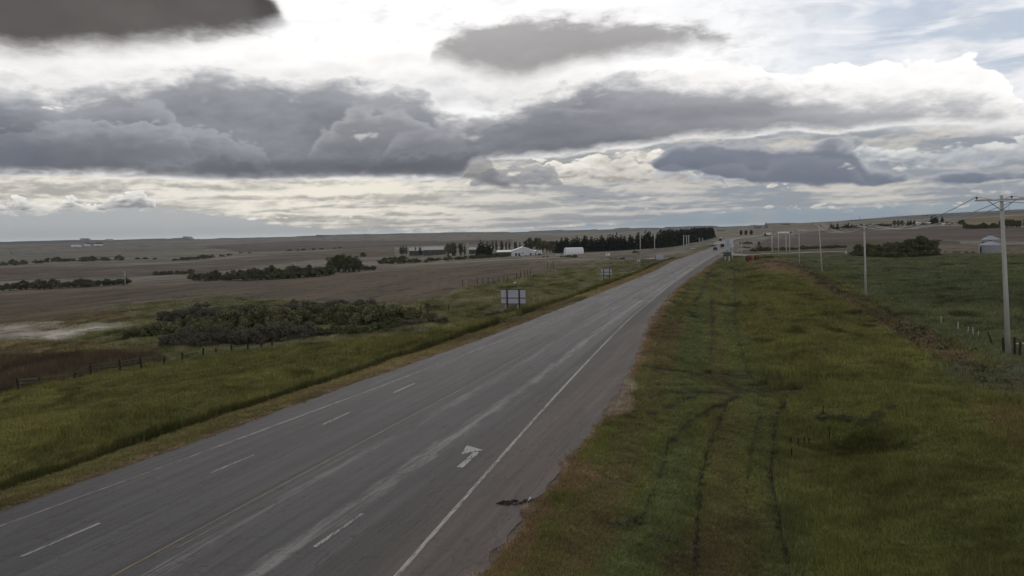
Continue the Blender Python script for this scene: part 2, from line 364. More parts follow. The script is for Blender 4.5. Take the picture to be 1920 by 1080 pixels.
# ------------------------------------------------------------------ land cover painted from the real boundaries of fields
E_ = .40
def alb(r, g, b, k=1.): return np.array(lin((r, g, b)))/E_*k
BASE = alb(90, 86, 77)
COVER = [  # colour, outline in photo pixels (converted once to ground colours), edge wobble px, mix noise
 ((76, 79, 76), [(-600, 400), (2600, 330), (2600, 410), (1920, 402), (1640, 412), (1300, 434), (800, 440), (400, 443), (0, 456), (-600, 470)], 1.),
 ((88, 84, 75), [(-600, 470), (0, 460), (400, 452), (800, 445), (1300, 437), (1300, 460), (700, 480), (300, 490), (-600, 510)], 1.),
 ((66, 60, 56), [(380, 462), (560, 452), (760, 452), (960, 450), (960, 458), (780, 462), (560, 470), (460, 474)], 1.),
 ((70, 62, 54), [(-600, 520), (0, 503), (140, 500), (320, 496), (460, 482), (620, 470), (740, 464), (740, 480), (600, 486), (360, 515), (100, 524), (-600, 545)], 1.5),
 ((84, 80, 68), [(-600, 560), (0, 538), (300, 528), (360, 520), (700, 498), (700, 506), (480, 520), (240, 537), (0, 549), (-600, 570)], 1.),
 ((88, 82, 70), [(700, 497), (960, 482), (1130, 477), (1300, 458), (1300, 466), (1140, 484), (980, 491), (700, 506)], 1.),
 ((68, 60, 49), [(-600, 580), (0, 549), (240, 538), (480, 520), (700, 507), (980, 492), (1120, 488), (1110, 497), (1010, 512), (950, 526), (880, 537), (820, 560), (700, 572), (430, 556), (250, 566), (180, 585), (60, 604), (-600, 640)], 2.),
 ((80, 70, 60), [(0, 545), (240, 535), (480, 517), (700, 503), (980, 489), (1100, 490), (1100, 493), (980, 495), (700, 510), (480, 524), (240, 542), (0, 554)], 1.5),
 ((60, 64, 40), [(-600, 650), (60, 604), (180, 583), (250, 566), (430, 555), (700, 570), (830, 558), (900, 535), (1000, 512), (1120, 488), (1240, 485), (1300, 470), (1340, 450), (1200, 620), (960, 700), (500, 720), (0, 760), (-600, 900)], 3.),
 ((70, 62, 46), [(0, 590), (150, 585), (260, 575), (240, 600), (100, 612), (0, 612)], 4.),
 ((132, 124, 116), [(-200, 618), (0, 612), (96, 607), (120, 611), (40, 621), (-100, 628)], 3.),
 ((142, 134, 127), [(-200, 636), (0, 625), (60, 622), (150, 614), (242, 609), (236, 616), (160, 622), (110, 640), (40, 634), (-200, 655)], 4.),
 ((72, 66, 48), [(-200, 650), (0, 640), (140, 642), (300, 655), (240, 664), (0, 668), (-200, 680)], 4.),
 ((60, 51, 46), [(-300, 700), (0, 672), (200, 666), (290, 668), (312, 680), (220, 694), (0, 742), (-300, 800)], 3.),
 ((64, 66, 36), [(-600, 1000), (-100, 790), (0, 742), (220, 694), (330, 680), (520, 655), (800, 625), (1000, 580), (1160, 525), (1290, 475), (1345, 455), (1340, 470), (1240, 515), (1000, 605), (640, 730), (0, 975), (-600, 1200)], 2.),
 # right hand side
 ((58, 59, 38), [(1340, 470), (1480, 474), (1900, 474), (2600, 474), (2600, 1400), (1300, 1400), (1240, 590), (1290, 520)], 1.),
 ((61, 65, 34), [(1340, 470), (1480, 478), (1560, 515), (1700, 610), (1860, 720), (2600, 1000), (2600, 1400), (-200, 1400), (900, 1080), (1180, 700), (1240, 590), (1290, 520)], 2.),
 ((57, 63, 45), [(1440, 486), (1500, 480), (1590, 478), (2000, 474), (2600, 476), (2600, 900), (1900, 690), (1800, 650), (1700, 600), (1560, 515)], 2.),
 ((49, 57, 41), [(1560, 515), (1640, 498), (1800, 500), (2600, 500), (2600, 580), (1800, 575), (1680, 560)], 6.),
 ((90, 84, 74), [(1360, 450), (1440, 442), (1560, 428), (1720, 416), (1560, 412), (1400, 424), (1300, 434), (1340, 447)], 1.),
 ((72, 65, 61), [(1400, 470), (1440, 446), (1555, 430), (1660, 425), (1790, 424), (1920, 427), (2600, 430), (2600, 462), (1920, 452), (1700, 450), (1500, 466)], 1.),
 ((62, 60, 48), [(1370, 474), (1420, 462), (1500, 462), (1590, 452), (1700, 448), (1800, 452), (1800, 458), (1690, 458), (1600, 470), (1500, 476)], 2.),
 ((76, 68, 60), [(1680, 470), (1700, 458), (1800, 458), (2600, 466), (2600, 476), (1840, 476)], 1.),
 ((92, 84, 66), [(1745, 420), (1800, 412), (1900, 401), (2600, 400), (2600, 428), (1920, 424), (1800, 422)], 1.),
 ((76, 64, 54), [(1400, 494), (1480, 484), (1520, 505), (1540, 520), (1500, 516), (1420, 505)], 3.),
 ((66, 59, 48), [(1478, 496), (1515, 508), (1560, 530), (1660, 585), (1720, 622), (1800, 665), (1840, 690), (1830, 712), (1760, 680), (1680, 630), (1620, 590), (1540, 545), (1490, 512)], 4.),
 ((61, 63, 34), [(1380, 520), (1520, 530), (1620, 600), (1720, 670), (1700, 705), (1500, 708), (1405, 700), (1378, 600)], 4.),
 ((50, 60, 38), [(1290, 585), (1325, 580), (1330, 690), (1250, 692), (1265, 640)], 4.),
 ((56, 60, 36), [(1180, 705), (1400, 708), (1520, 715), (1500, 745), (1250, 740), (1170, 760)], 4.),
 ((50, 60, 34), [(1230, 830), (1290, 830), (1300, 960), (1240, 1060), (1200, 1080), (1120, 1080), (1215, 950)], 8.),
 ((58, 61, 32), [(1460, 800), (1560, 840), (1700, 830), (1760, 860), (1740, 920), (1640, 950), (1500, 880)], 10.),
 ((50, 48, 34), [(1240, 1000), (1480, 960), (1500, 1080), (1500, 1200), (1200, 1200)], 12.),
 ((65, 60, 38), [(1830, 760), (2100, 760), (2100, 850), (1880, 840)], 8.),
 ((63, 57, 41), [(1150, 840), (1180, 900), (1170, 1000), (1110, 1080), (1020, 1080), (1120, 960)], 10.),
 ((65, 56, 41), [(1230, 590), (1300, 600), (1260, 690), (1210, 690)], 5.),
 ((56, 60, 52), [(1750, 690), (1920, 680), (2200, 700), (2200, 760), (1920, 745), (1860, 735)], 8.),
]
LINES = [ ([(1200, 690), (1300, 700), (1400, 706), (1520, 713), (1640, 712)], 3.), ([(1240, 737), (1400, 736), (1500, 733)], 3.2), ([(1230, 722), (1330, 724), (1480, 722)], 1.2), ([(-200, 940), (0, 893), (200, 848), (440, 765), (600, 708), (800, 640), (1000, 588), (1100, 558)], 2.),  # soil ruts and swath edges with their shade painted in: px polylines, half width px
 ([(1378, 500), (1378, 600), (1392, 660), (1402, 700)], 2.6), ([(1334, 560), (1335, 640), (1330, 695)], 2.8),
 ([(1335, 505), (1315, 550), (1280, 590), (1262, 620)], 2.3), ([(1475, 752), (1452, 800), (1446, 900), (1462, 980), (1482, 1080), (1500, 1200)], 5.),
 ([(1362, 760), (1335, 820), (1314, 890), (1306, 1000), (1300, 1120)], 4.), ([(1255, 830), (1235, 900), (1195, 990)], 3.5), ([(1425, 775), (1405, 860), (1396, 980)], 3.), ([(1300, 510), (1285, 560), (1255, 600), (1228, 660)], 1.4), ([(1385, 744), (1300, 785), (1255, 830)], 4.), ([(1310, 742), (1215, 780)], 4.),
 ([(1310, 571), (1450, 573)], 1.2), ([(1440, 590), (1530, 595), (1620, 590)], 1.5),
 ([(1520, 515), (1560, 545), (1640, 590), (1720, 650), (1800, 700)], 2.5), ([(1560, 540), (1640, 575), (1730, 620), (1790, 655)], 2.)]
def inpoly(X, Y, poly):
    r = np.zeros(X.shape, bool); n = len(poly)
    for i in range(n):
        x1, y1 = poly[i]; x2, y2 = poly[(i+1) % n]
        c = (y1 > Y) != (y2 > Y)
        if y1 != y2: r ^= c & (X < (x2-x1)*(Y-y1)/(y2-y1)+x1)
    return r
def segdist(X, Y, pl):
    d = np.full(X.shape, 1e9)
    for (x1, y1), (x2, y2) in zip(pl, pl[1:]):
        L = (x2-x1)**2+(y2-y1)**2; t = np.clip(((X-x1)*(x2-x1)+(Y-y1)*(y2-y1))/L, 0, 1)
        d = np.minimum(d, np.hypot(X-x1-t*(x2-x1), Y-y1-t*(y2-y1)))
    return d
def cover(x, y, z):
    px, py = project(x, y, z)
    r = np.hypot(x, y)
    c = np.tile(BASE, (len(x), 1))
    behind = y < 8
    hor = np.array([438.]) - .021*(px-960)
    py_ = np.minimum(py, 3000)
    dr0 = (x-XRP(np.clip(y, -80, 600)))*.965
    for col, poly, wob in COVER:
        n1 = fb(x/(r*.03+.5), y/(r*.03+.5), 3); n2 = fb(x/(r*.03+.5)+50, y/(r*.03+.5)+31, 3)
        if wob < 3:
            m = inpoly(px+n1*wob*3, py_+n2*wob, poly) & ~behind
            c[m] = alb(*col)
        else:
            m = 0.
            for q in range(4): m = m+inpoly(px+n1*wob*4+(q % 2-.5)*wob*3, py_+n2*wob*1.5+(q//2-.5)*wob*1.5, poly)
            n3 = fb(x/(r*.012+.3)+7, y/(r*.012+.3), 3)
            m = (m/4.*(.78+.5*n3)).clip(0, 1)*(~behind)
            c = c*(1-m[:, None])+alb(*col)*m[:, None]
    c[behind] = alb(60, 60, 34)
    mw = (y > 8) & (y < 330) & (dr0 > .8) & (dr0 < 10.5+.0*y)
    sw = np.cos((dr0+fb(x/6., y/25., 2)*1.2)*2*np.pi/4.6); q1 = (ss(sw, .1, .8)*.55*mw)[:, None]; q2 = (ss(-sw, .2, .8)*.45*mw)[:, None]
    c = c*(1-q1)+alb(56, 62, 38)*q1; c = c*(1-q2)+alb(62, 57, 40)*q2
    cl = fb(x/2.2+40, y/4.5, 4); cl2 = fb(x/9.+4, y/14., 3)
    k = ss(cl+cl2*.5, .22, .5)*ss(r, 50, 90)*ss(r, 650, 300)*.55
    c = c*(1-k)[:, None]
    st = fb(px/95., np.log(np.maximum(r, 1))*34, 3); st2 = fb(px/300.+5, np.log(np.maximum(r, 1))*60+8, 2); st3 = fb(px/30., np.log(np.maximum(r, 1))*50, 3)
    c = c*(1-.14*ss(r, 150, 400)*(dr0 < 0))[:, None]
    fz = ss(r, 180, 900)*(dr0 < 0)+ss(r, 600, 1500)*(dr0 >= 0)
    c = c*(1+fz*(.42*st+.32*st2+.2*st3))[:, None]
    bl = ss(st3+st*.6, .42, .5)*ss(r, 1500, 3000)*.45
    c = c*(1-bl)[:, None]
    rg = ss(r, 6000, 7800)*.5*(px < 1500); c = c*(1-rg)[:, None]
    yc = np.clip(y, -80, 600)
    dl = (XLP(yc)-x)*.965; dr = (x-XRP(yc))*.965
    nn = fb(x/1.6, y/1.6, 3); nb = fb(x/7., y/7., 2)
    inr = (y < 500)
    g = inr & (dl > 0) & (dl < 4.4+nn*.6); c[g] = c[g]*.35+alb(66, 62, 40)*.65
    g = inr & (dl > 0) & (dl < 4.4+nn*.6) & (y > 52); c[g] = c[g]*.62+alb(78, 66, 48)*.38
    g = inr & (dl > 0) & (dl < .5+nn*.5); c[g] = alb(80, 70, 60)
    g = inr & (dr > 0) & (dr < 1.0+nn*1.1+nb*.8) ; c[g] = c[g]*.25+alb(74, 62, 48)*.75
    g = inr & (dr > -1) & (dr < .15+nn*.5); c[g] = alb(84, 74, 68)
    ap = np.hypot((px-1150)/34., (py_-735)/42.)+nb*.4; g = (ap < 1+nn*.3) & (y > 8); c[g] = alb(88, 80, 72)
    for pl, w in LINES:
        w = w*1.35; d = segdist(px, py_, pl); n = fb(x/.9, y/.9, 3)
        k = (ss(w*(1+.6*n)-d, -w*.35, w*.7)*(.85+.5*n)).clip(0, 1)*(~behind)
        c = c*(1-k[:, None])+alb(22, 22, 17)*k[:, None]  # dark soil plus the shade between taller grass, painted into the ground colour
    return c

def mesh_np(name, V, Fq, mats=(), smooth=False):
    me = bpy.data.meshes.new(name)
    V = np.asarray(V, np.float32); Fq = np.asarray(Fq, np.int32); k = Fq.shape[1]
    me.vertices.add(len(V)); me.vertices.foreach_set('co', V.ravel())
    me.loops.add(Fq.size); me.loops.foreach_set('vertex_index', Fq.ravel())
    me.polygons.add(len(Fq)); me.polygons.foreach_set('loop_start', np.arange(0, Fq.size, k, dtype=np.int32))
    try: me.polygons.foreach_set('loop_total', np.full(len(Fq), k, np.int32))
    except Exception: pass
    if smooth: me.polygons.foreach_set('use_smooth', np.ones(len(Fq), bool))
    for m in mats: me.materials.append(m)
    me.update(calc_edges=True); me.validate()
    return me
def link(name, me, parent=None, **k):
    o = bpy.data.objects.new(name, me); COL.objects.link(o)
    if parent: o.parent = parent
    for a, b in k.items(): o[a] = b
    return o
def colattr(me, C, name='Col'):
    a = me.color_attributes.new(name, 'FLOAT_COLOR', 'POINT')
    A = np.ones((len(C), 4), np.float32); A[:, :3] = C; a.data.foreach_set('color', A.ravel())

def newmat(name):
    m = bpy.data.materials.new(name); m.use_nodes = True; m.node_tree.nodes.clear()
    T = NT(m.node_tree); o = T.node('ShaderNodeOutputMaterial'); b = T.node('ShaderNodeBsdfPrincipled')
    m.node_tree.links.new(b.outputs[0], o.inputs[0])
    b.inputs['Specular IOR Level'].default_value = .25
    return m, T, b
def simple(name, col, rough=.7, metal=0., var=.25, scale=3., stretch=(1, 1, 1), spec=.3, bump=0.):
    m, T, b = newmat(name)
    tc = T.node('ShaderNodeTexCoord'); v = T.vscale(S(T, tc.outputs['Object']), *stretch)
    n = T.noise(v, scale, 5, .6); n2 = T.noise(v, scale*6, 3, .6)
    f = T.sstep(n*.7+n2*.3, .3, .7, 1-var, 1+var, 'LINEAR')
    c = T.mix(1., tuple(col), T.vec(f, f, f), 'MULTIPLY')
    T.put(b.inputs['Base Color'], c); b.inputs['Roughness'].default_value = rough; b.inputs['Metallic'].default_value = metal
    b.inputs['Specular IOR Level'].default_value = spec
    if bump:
        bn = T.node('ShaderNodeBump'); T.put(bn.inputs['Height'], n2); bn.inputs['Distance'].default_value = bump
        T.nt.links.new(bn.outputs[0], b.inputs['Normal'])
    return m

def build_terrain():
    az = np.concatenate([np.arange(-180, -60, 4.), np.arange(-60, -33, 1.), np.arange(-33, 33.01, .075), np.arange(34, 61, 1.), np.arange(64, 180, 4.)])
    a = np.radians(az)
    py = np.concatenate([np.arange(0, 300, 6.), ])
    # radii: spaced like rows of ground seen from the mast, finer with distance
    inv = np.concatenate([np.linspace(1/14., 1/60., 330), np.linspace(1/60., 1/400., 240)[1:], np.linspace(1/400., 1/2500., 130)[1:], np.linspace(1/2500., 1/13000., 60)[1:]])
    rr = np.concatenate([[1., 5., 10.], 1/inv])
    A, R = np.meshgrid(a, rr)
    X = (R*np.sin(A)).ravel(); Y = (R*np.cos(A)).ravel()
    Zz = zg(X, Y)
    nr, na = A.shape
    i = np.arange(nr-1)[:, None]*na; j = np.arange(na)[None, :]; j2 = (j+1) % na
    F = np.stack([(i+j), (i+j2), (i+na+j2), (i+na+j)], -1).reshape(-1, 4)[:, ::-1]
    cap = np.stack([np.full(na-0, 0), np.arange(na), (np.arange(na)+1) % na, (np.arange(na)+1) % na], -1)
    m, T, b = newmat('land')
    geo = T.node('ShaderNodeNewGeometry'); pos = S(T, geo.outputs['Position'])
    at = T.node('ShaderNodeVertexColor', layer_name='Col'); col = S(T, at.outputs[0])
    n1 = T.noise(pos, .9, 5, .65); n2 = T.noise(pos, .06, 5, .6); n3 = T.noise(pos, 5., 3, .6)
    n4 = T.noise(T.vscale(pos, .004, .02), 1., 6, .62, .5)
    n5 = T.noise(T.vscale(pos, .0012, .004), 1., 7, .6, .3)
    f = T.sstep(n1, .3, .72, .72, 1.3, 'LINEAR')*T.sstep(n2, .3, .7, .8, 1.2, 'LINEAR')*T.sstep(n3, .3, .7, .8, 1.2, 'LINEAR')
    f = f*T.sstep(n4, .35, .65, .80, 1.2, 'LINEAR')*T.sstep(n5, .35, .65, .8, 1.2, 'LINEAR')
    c = T.mix(1., col, T.vec(f, f, f), 'MULTIPLY')
    c = T.mix(T.sstep(n2, .45, .62)*.25, c, (.15, .12, .07))
    T.put(b.inputs['Base Color'], c); b.inputs['Roughness'].default_value = .95; b.inputs['Specular IOR Level'].default_value = .1
    bn = T.node('ShaderNodeBump'); T.put(bn.inputs['Height'], n1*.7+n3*.3); bn.inputs['Distance'].default_value = .35; bn.inputs['Strength'].default_value = .8
    T.nt.links.new(bn.outputs[0], b.inputs['Normal'])
    me = mesh_np('ground', np.stack([X, Y, Zz], -1), F, [m], True)
    colattr(me, cover(X, Y, Zz))
    link('ground', me, kind='structure')
build_terrain()

# ------------------------------------------------------------------ highway
def strip(name, xa, xb, ys, z, mat, parent=None, nx=1, jag=0., kind='structure', ztr=None):
    t = np.linspace(0, 1, nx+1)
    XA, XB = xa(ys), xb(ys)
    X = XA[:, None]*(1-t)+XB[:, None]*t
    if jag:
        X[:, -1] += (fb(ys/1.3, ys*0+3., 3))*jag*(1+fb(ys/9., ys*0+8., 2)*1.2); X[:, 0] += (fb(ys/1.1, ys*0+7., 3))*jag*.5
    Y = np.repeat(ys[:, None], nx+1, 1)
    ZZ = np.zeros_like(X)+z + np.interp(Y, [430, 520, 600], [0, float(zt(np.array(133.), np.array(520.))), float(zt(np.array(150.), np.array(600.)))])
    V = np.stack([X.ravel(), Y.ravel(), ZZ.ravel()], -1)
    n = len(ys); i = (np.arange(n-1)[:, None]*(nx+1)+np.arange(nx)[None, :])
    F = np.stack([i, i+1, i+nx+2, i+nx+1], -1).reshape(-1, 4)
    me = mesh_np(name, V, F, [mat], True)
    uv = me.uv_layers.new(name='UVMap'); li = F.ravel()
    U = np.stack([(X-XY(ys)[:, None]).ravel()[li]*.965, Y.ravel()[li]*1.03], -1).astype(np.float32)
    uv.data.foreach_set('uv', U.ravel())
    return link(name, me, parent, **({'kind': kind} if not parent else {}))
def asphalt_mat():
    m, T, b = newmat('asphalt')
    uvn = T.node('ShaderNodeUVMap', uv_map='UVMap'); uv = S(T, uvn.outputs[0])
    sp = T.node('ShaderNodeSeparateXYZ'); T.put(sp.inputs[0], uv); u = S(T, sp.outputs[0]); v = S(T, sp.outputs[1])
    wob = (T.noise(T.vec(v*.02, 0., 0.), 1., 2, .5)-.5)*.8
    st = T.noise(T.vec(u*2.2+wob, v*.022, 0.), 1., 6, .62)
    st2 = T.noise(T.vec(u*6., v*.12, 5.), 1., 5, .65)
    gr = T.noise(T.vec(u*14., v*14., 0.), 1., 3, .7)
    pat = T.noise(T.vec(u*.4, v*.05, 9.), 1., 4, .6)
    rag = T.noise(T.vec(u*1.6, v*.35, 3.), 1., 6, .7)
    f = T.sstep(st, .32, .68, .80, 1.22, 'LINEAR')*T.sstep(st2, .3, .7, .92, 1.08, 'LINEAR')*T.sstep(gr, .3, .7, .78, 1.22, 'LINEAR')*T.sstep(pat, .35, .65, .9, 1.1, 'LINEAR')
    # lateral structure: paler worn wheel tracks, darker seams
    def band(c0, w0, w1): return T.sstep(T.math('ABSOLUTE', u-c0), w1, w0)
    # the pale track drifts from the yellow line outwards with distance
    crk = 0
    xt = T.curve(v/320., [(0, .30), (.08, .42), (.14, .40), (.22, .37), (.30, .345), (.45, .31), (1., .29)])*10.   # metres right of the centre line
    pale = T.sstep(T.math('ABSOLUTE', u-xt+(rag-.5)*1.6), .55, .05)*T.sstep(st2, .3, .62)*.62
    xt2 = T.curve(v/320., [(0, .10), (.2, .11), (.5, .12), (1., .1)])*10.
    pale = T.math('MAXIMUM', pale, T.sstep(T.math('ABSOLUTE', u-xt2+(rag-.5)*1.2), .4, .05)*T.sstep(st2, .42, .62)*.4)
    pale = T.math('MAXIMUM', pale, T.sstep(T.math('ABSOLUTE', u+2.9+(rag-.5)), .5, .05)*T.sstep(rag, .45, .65)*.4*T.sstep(v, 60., 110.))
    edge = T.curve((v+20.)/340., [(0, .57), (.13, .55), (.2, .50), (.3, .46), (.42, .40), (.6, .36), (1., .35)])*10.  # right white line
    sh = T.sstep(u-edge, .1, .5)                        # right shoulder, darker browner
    sh2 = T.sstep(u-edge+(rag-.5)*1.6, 1.6, 3.0)
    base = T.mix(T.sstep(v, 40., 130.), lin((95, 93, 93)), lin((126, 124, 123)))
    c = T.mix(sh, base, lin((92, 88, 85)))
    c = T.mix(sh2*.8, c, lin((112, 101, 96)))
    c = T.mix(1., c, T.vec(f, f, f), 'MULTIPLY')
    c = T.mix(pale, c, lin((178, 174, 170)))
    dk = T.sstep(T.math('ABSOLUTE', u+.15+(rag-.5)*.3), .35, .05)*.45
    c = T.mix(dk, c, lin((74, 66, 64)))
    cr = T.sstep(T.math('ABSOLUTE', T.noise(T.vec(u*.8, v*.10, 20.), 1., 3, .6)-.5), .008, .001)*.5
    c = T.mix(cr, c, lin((62, 58, 57)))
    cr2 = T.sstep(T.math('ABSOLUTE', T.noise(T.vec(u*.22, v*.55, 31.), 1., 4, .6)-.5), .006, .001)*.45
    c = T.mix(cr2, c, lin((60, 57, 56)))
    pt = T.sstep(T.noise(T.vec(u*.5, v*.08, 44.), 1., 1, .4), .60, .615)*.35
    c = T.mix(pt, c, lin((84, 82, 82)))
    T.put(b.inputs['Base Color'], c); b.inputs['Roughness'].default_value = .8; b.inputs['Specular IOR Level'].default_value = .3
    return m
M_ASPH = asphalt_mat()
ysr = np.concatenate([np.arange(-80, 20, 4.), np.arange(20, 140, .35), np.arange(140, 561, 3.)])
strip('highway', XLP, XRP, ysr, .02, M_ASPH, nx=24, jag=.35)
def paint(name, col, thr=.42, under=(104, 99, 97)):
    m, T, b = newmat(name)
    uvn = T.node('ShaderNodeUVMap', uv_map='UVMap'); uv = S(T, uvn.outputs[0])
    n = T.noise(T.vscale(uv, 14., 1.2, 1.), 1., 5, .7); n2 = T.noise(T.vscale(uv, .3, .07, 1.), 1., 3, .6)
    c = T.mix(T.sstep(n+n2*.5, thr+.24, thr+.46), lin(under), col)
    T.put(b.inputs['Base Color'], c); b.inputs['Roughness'].default_value = .7
    return m
M_W = paint('white_paint', lin((186, 184, 180)), .36); M_WF = paint('worn_white_paint', lin((190, 186, 180)), .44)
M_Y = paint('yellow_paint', lin((144, 128, 98)), .44)
def lineobj(name, X, off, w, y0, y1, mat, step=1.5):
    ys = np.arange(y0, y1+.01, min(step, (y1-y0)/2))
    return strip(name, lambda y: X(y)+off-w/2, lambda y: X(y)+off+w/2, ys, .028, mat)
lineobj('edge_line', XRW, 0, .17, -40, 560, M_W)
lineobj('edge_line', XLW, 0, .15, -40, 560, M_WF)
lineobj('centre_line', XY, 0, .13, -40, 560, M_Y)
for (a, b_) in [((310, 1030), (425, 970)), ((600, 880), (664, 845))]:
    lineobj('centre_line', XY, .42, .11, unproj0(*a)[1], unproj0(*b_)[1], M_Y)
def px_strip(name, pts, w, mat, z=.028):
    q = [Vector((*unproj0(*p), z)) for p in pts]
    V = []; 
    for i, p in enumerate(q):
        d = (q[min(i+1, len(q)-1)]-q[max(i-1, 0)]).normalized(); n = Vector((d.y, -d.x, 0))*w/2
        V += [p-n, p+n]
    F = [(2*i, 2*i+1, 2*i+3, 2*i+2) for i in range(len(q)-1)]
    me = mesh_np(name, [tuple(v) for v in V], F, [mat]); uv = me.uv_layers.new(name='UVMap')
    uv.data.foreach_set('uv', np.array([(me.vertices[l.vertex_index].co.x, me.vertices[l.vertex_index].co.y) for l in me.loops], np.float32).ravel())
    return link(name, me, kind='structure')
for a, b_ in [((40, 1045), (187, 982)), ((395, 888), (475, 854)), ((605, 797), (655, 774)), ((738, 737), (778, 719))]: px_strip('lane_line', [a, b_], .13, M_W)
px_strip('lane_line', [(590, 1027), (680, 964)], .15, M_W)
def arrow():
    polys = [[(875, 836), (907, 845), (889, 847.5), (865, 853)], [(887, 849), (899, 848), (893, 856), (885, 860), (874, 862)], [(872, 863.5), (885, 861.5), (868, 878), (856, 876.5)]]
    V = []; F = []
    for p in polys:
        F.append(list(range(len(V), len(V)+len(p)))); V += [(*unproj0(*q), .028) for q in p]
    me = bpy.data.meshes.new('merge_arrow'); me.from_pydata(V, [], F); me.materials.append(M_W)
    uv = me.uv_layers.new(name='UVMap')
    uv.data.foreach_set('uv', np.array([(me.vertices[l.vertex_index].co.x, me.vertices[l.vertex_index].co.y) for l in me.loops], np.float32).ravel())
    link('lane_arrow', me, kind='structure')
arrow()
def ribbon(name, pts, w, mat, off=.12, n=60, nx=6):
    q = np.array([list(p) for p in pts], float)
    t = np.linspace(0, len(q)-1, n); X = np.interp(t, range(len(q)), q[:, 0]); Y = np.interp(t, range(len(q)), q[:, 1])
    k = np.ones(7)/7; X[3:-3] = np.convolve(X, k, 'valid'); Y[3:-3] = np.convolve(Y, k, 'valid')
    dx = np.gradient(X); dy = np.gradient(Y); L = np.hypot(dx, dy); nxv = dy/L; nyv = -dx/L
    s = np.linspace(-w/2, w/2, nx+1)
    XX = X[:, None]+nxv[:, None]*s; YY = Y[:, None]+nyv[:, None]*s; ZZ = zg(XX.ravel(), YY.ravel())+off
    i = (np.arange(n-1)[:, None]*(nx+1)+np.arange(nx)[None, :])
    F = np.stack([i, i+1, i+nx+2, i+nx+1], -1).reshape(-1, 4)
    me = mesh_np(name, np.stack([XX.ravel(), YY.ravel(), ZZ], -1), F, [mat], True)
    link(name, me, kind='structure')
M_GRAV = simple('gravel', np.array(lin((110, 104, 96)))/E_*.95, .95, var=.2, scale=.2)
M_FARROAD = simple('far_asphalt', np.array(lin((104, 102, 100)))/E_, .9, var=.15, scale=.1)
ribbon('highway_bend', [(float(XY(540.)), 540), *[tuple(P(*q)[0])[:2] for q in [(1362, 451), (1385, 447.5), (1410, 444.5), (1440, 441.5), (1475, 439)]]], 13, M_FARROAD, .35, 80)
ribbon('gravel_road', [P(*q)[0][:2] for q in [(1352, 479), (1400, 478), (1460, 476), (1530, 473), (1584, 471.5)]], 7, M_GRAV, .15)
ribbon('gravel_road', [P(*q)[0][:2] for q in [(740, 498), (860, 492), (960, 487), (1060, 484), (1140, 479), (1210, 474)]], 8, M_GRAV, .2)
ribbon('gravel_road', [P(*q)[0][:2] for q in [(1200, 487.5), (1236, 485), (1268, 482)]], 5, M_GRAV, .15)
ribbon('gravel_road', [P(*q)[0][:2] for q in [(1284, 458.5), (1305, 455), (1340, 451.5)]], 8, M_GRAV, .2)
ribbon('gravel_road', [P(*q)[0][:2] for q in [(1882, 459), (1960, 458), (2060, 457)]], 8, M_GRAV, .2)

# ------------------------------------------------------------------ mesh builder
class MB:
    def __init__(s): s.V = []; s.F = []
    def box(s, c, d, rot=0., tilt=None):
        b = len(s.V); cx, cy, cz = c; hx, hy, hz = d[0]/2, d[1]/2, d[2]/2; cr, sr = math.cos(rot), math.sin(rot)
        for z in (-hz, hz):
            for x, y in ((-hx, -hy), (hx, -hy), (hx, hy), (-hx, hy)):
                s.V.append((cx+x*cr-y*sr, cy+x*sr+y*cr, cz+z))
        s.F += [[b+i for i in f] for f in ((0, 3, 2, 1), (4, 5, 6, 7), (0, 1, 5, 4), (1, 2, 6, 5), (2, 3, 7, 6), (3, 0, 4, 7))]
        return s
    def tube(s, pts, rad, n=8):
        b = len(s.V); k = len(pts)
        if not hasattr(rad, '__len__'): rad = [rad]*k
        pts = [Vector(p) for p in pts]
        for i, p in enumerate(pts):
            d = (pts[min(i+1, k-1)]-pts[max(i-1, 0)]).normalized()
            a = d.orthogonal().normalized() if abs(d.z) > .95 else d.cross(Vector((0, 0, 1))).normalized()
            c = d.cross(a)
            for j in range(n):
                t = 2*PI*j/n; s.V.append(tuple(p+(a*math.cos(t)+c*math.sin(t))*rad[i]))
        for i in range(k-1):
            for j in range(n): s.F.append([b+i*n+j, b+i*n+(j+1) % n, b+(i+1)*n+(j+1) % n, b+(i+1)*n+j])
        s.F.append([b+j for j in range(n)][::-1]); s.F.append([b+(k-1)*n+j for j in range(n)])
        return s
    def prism(s, prof, axis, a, b_):          # closed 2D outline extruded; axis 'x': prof=(y,z), 'y': prof=(x,z), 'z': (x,y)
        b = len(s.V); n = len(prof)
        for w in (a, b_):
            for (u, v) in prof: s.V.append({'x': (w, u, v), 'y': (u, w, v), 'z': (u, v, w)}[axis])
        s.F.append(list(range(b, b+n))[::-1]); s.F.append(list(range(b+n, b+2*n)))
        for i in range(n): s.F.append([b+i, b+(i+1) % n, b+n+(i+1) % n, b+n+i])
        return s
    def mesh(s, name, mats, smooth=False, bevel=0.):
        me = bpy.data.meshes.new(name); me.from_pydata(s.V, [], s.F)
        for m in (mats if isinstance(mats, (list, tuple)) else [mats]): me.materials.append(m)
        import bmesh
        bm = bmesh.new(); bm.from_mesh(me)
        if bevel: bmesh.ops.bevel(bm, geom=bm.edges[:], offset=bevel, segments=2, affect='EDGES', clamp_overlap=True)
        bmesh.ops.recalc_face_normals(bm, faces=bm.faces); bm.to_mesh(me); bm.free()
        if smooth: me.polygons.foreach_set('use_smooth', [True]*len(me.polygons))
        return me
    def build(s, name, mats, parent=None, smooth=False, bevel=0.):
        return link(name, s.mesh(name, mats, smooth, bevel), parent)
def thing(name, label, cat, loc=(0, 0, 0), rz=0., group=None, data=None):
    o = bpy.data.objects.new(name, data); COL.objects.link(o); o.location = loc; o.rotation_euler = (0, 0, rz)
    o['label'] = label; o['category'] = cat
    if group: o['group'] = group
    return o
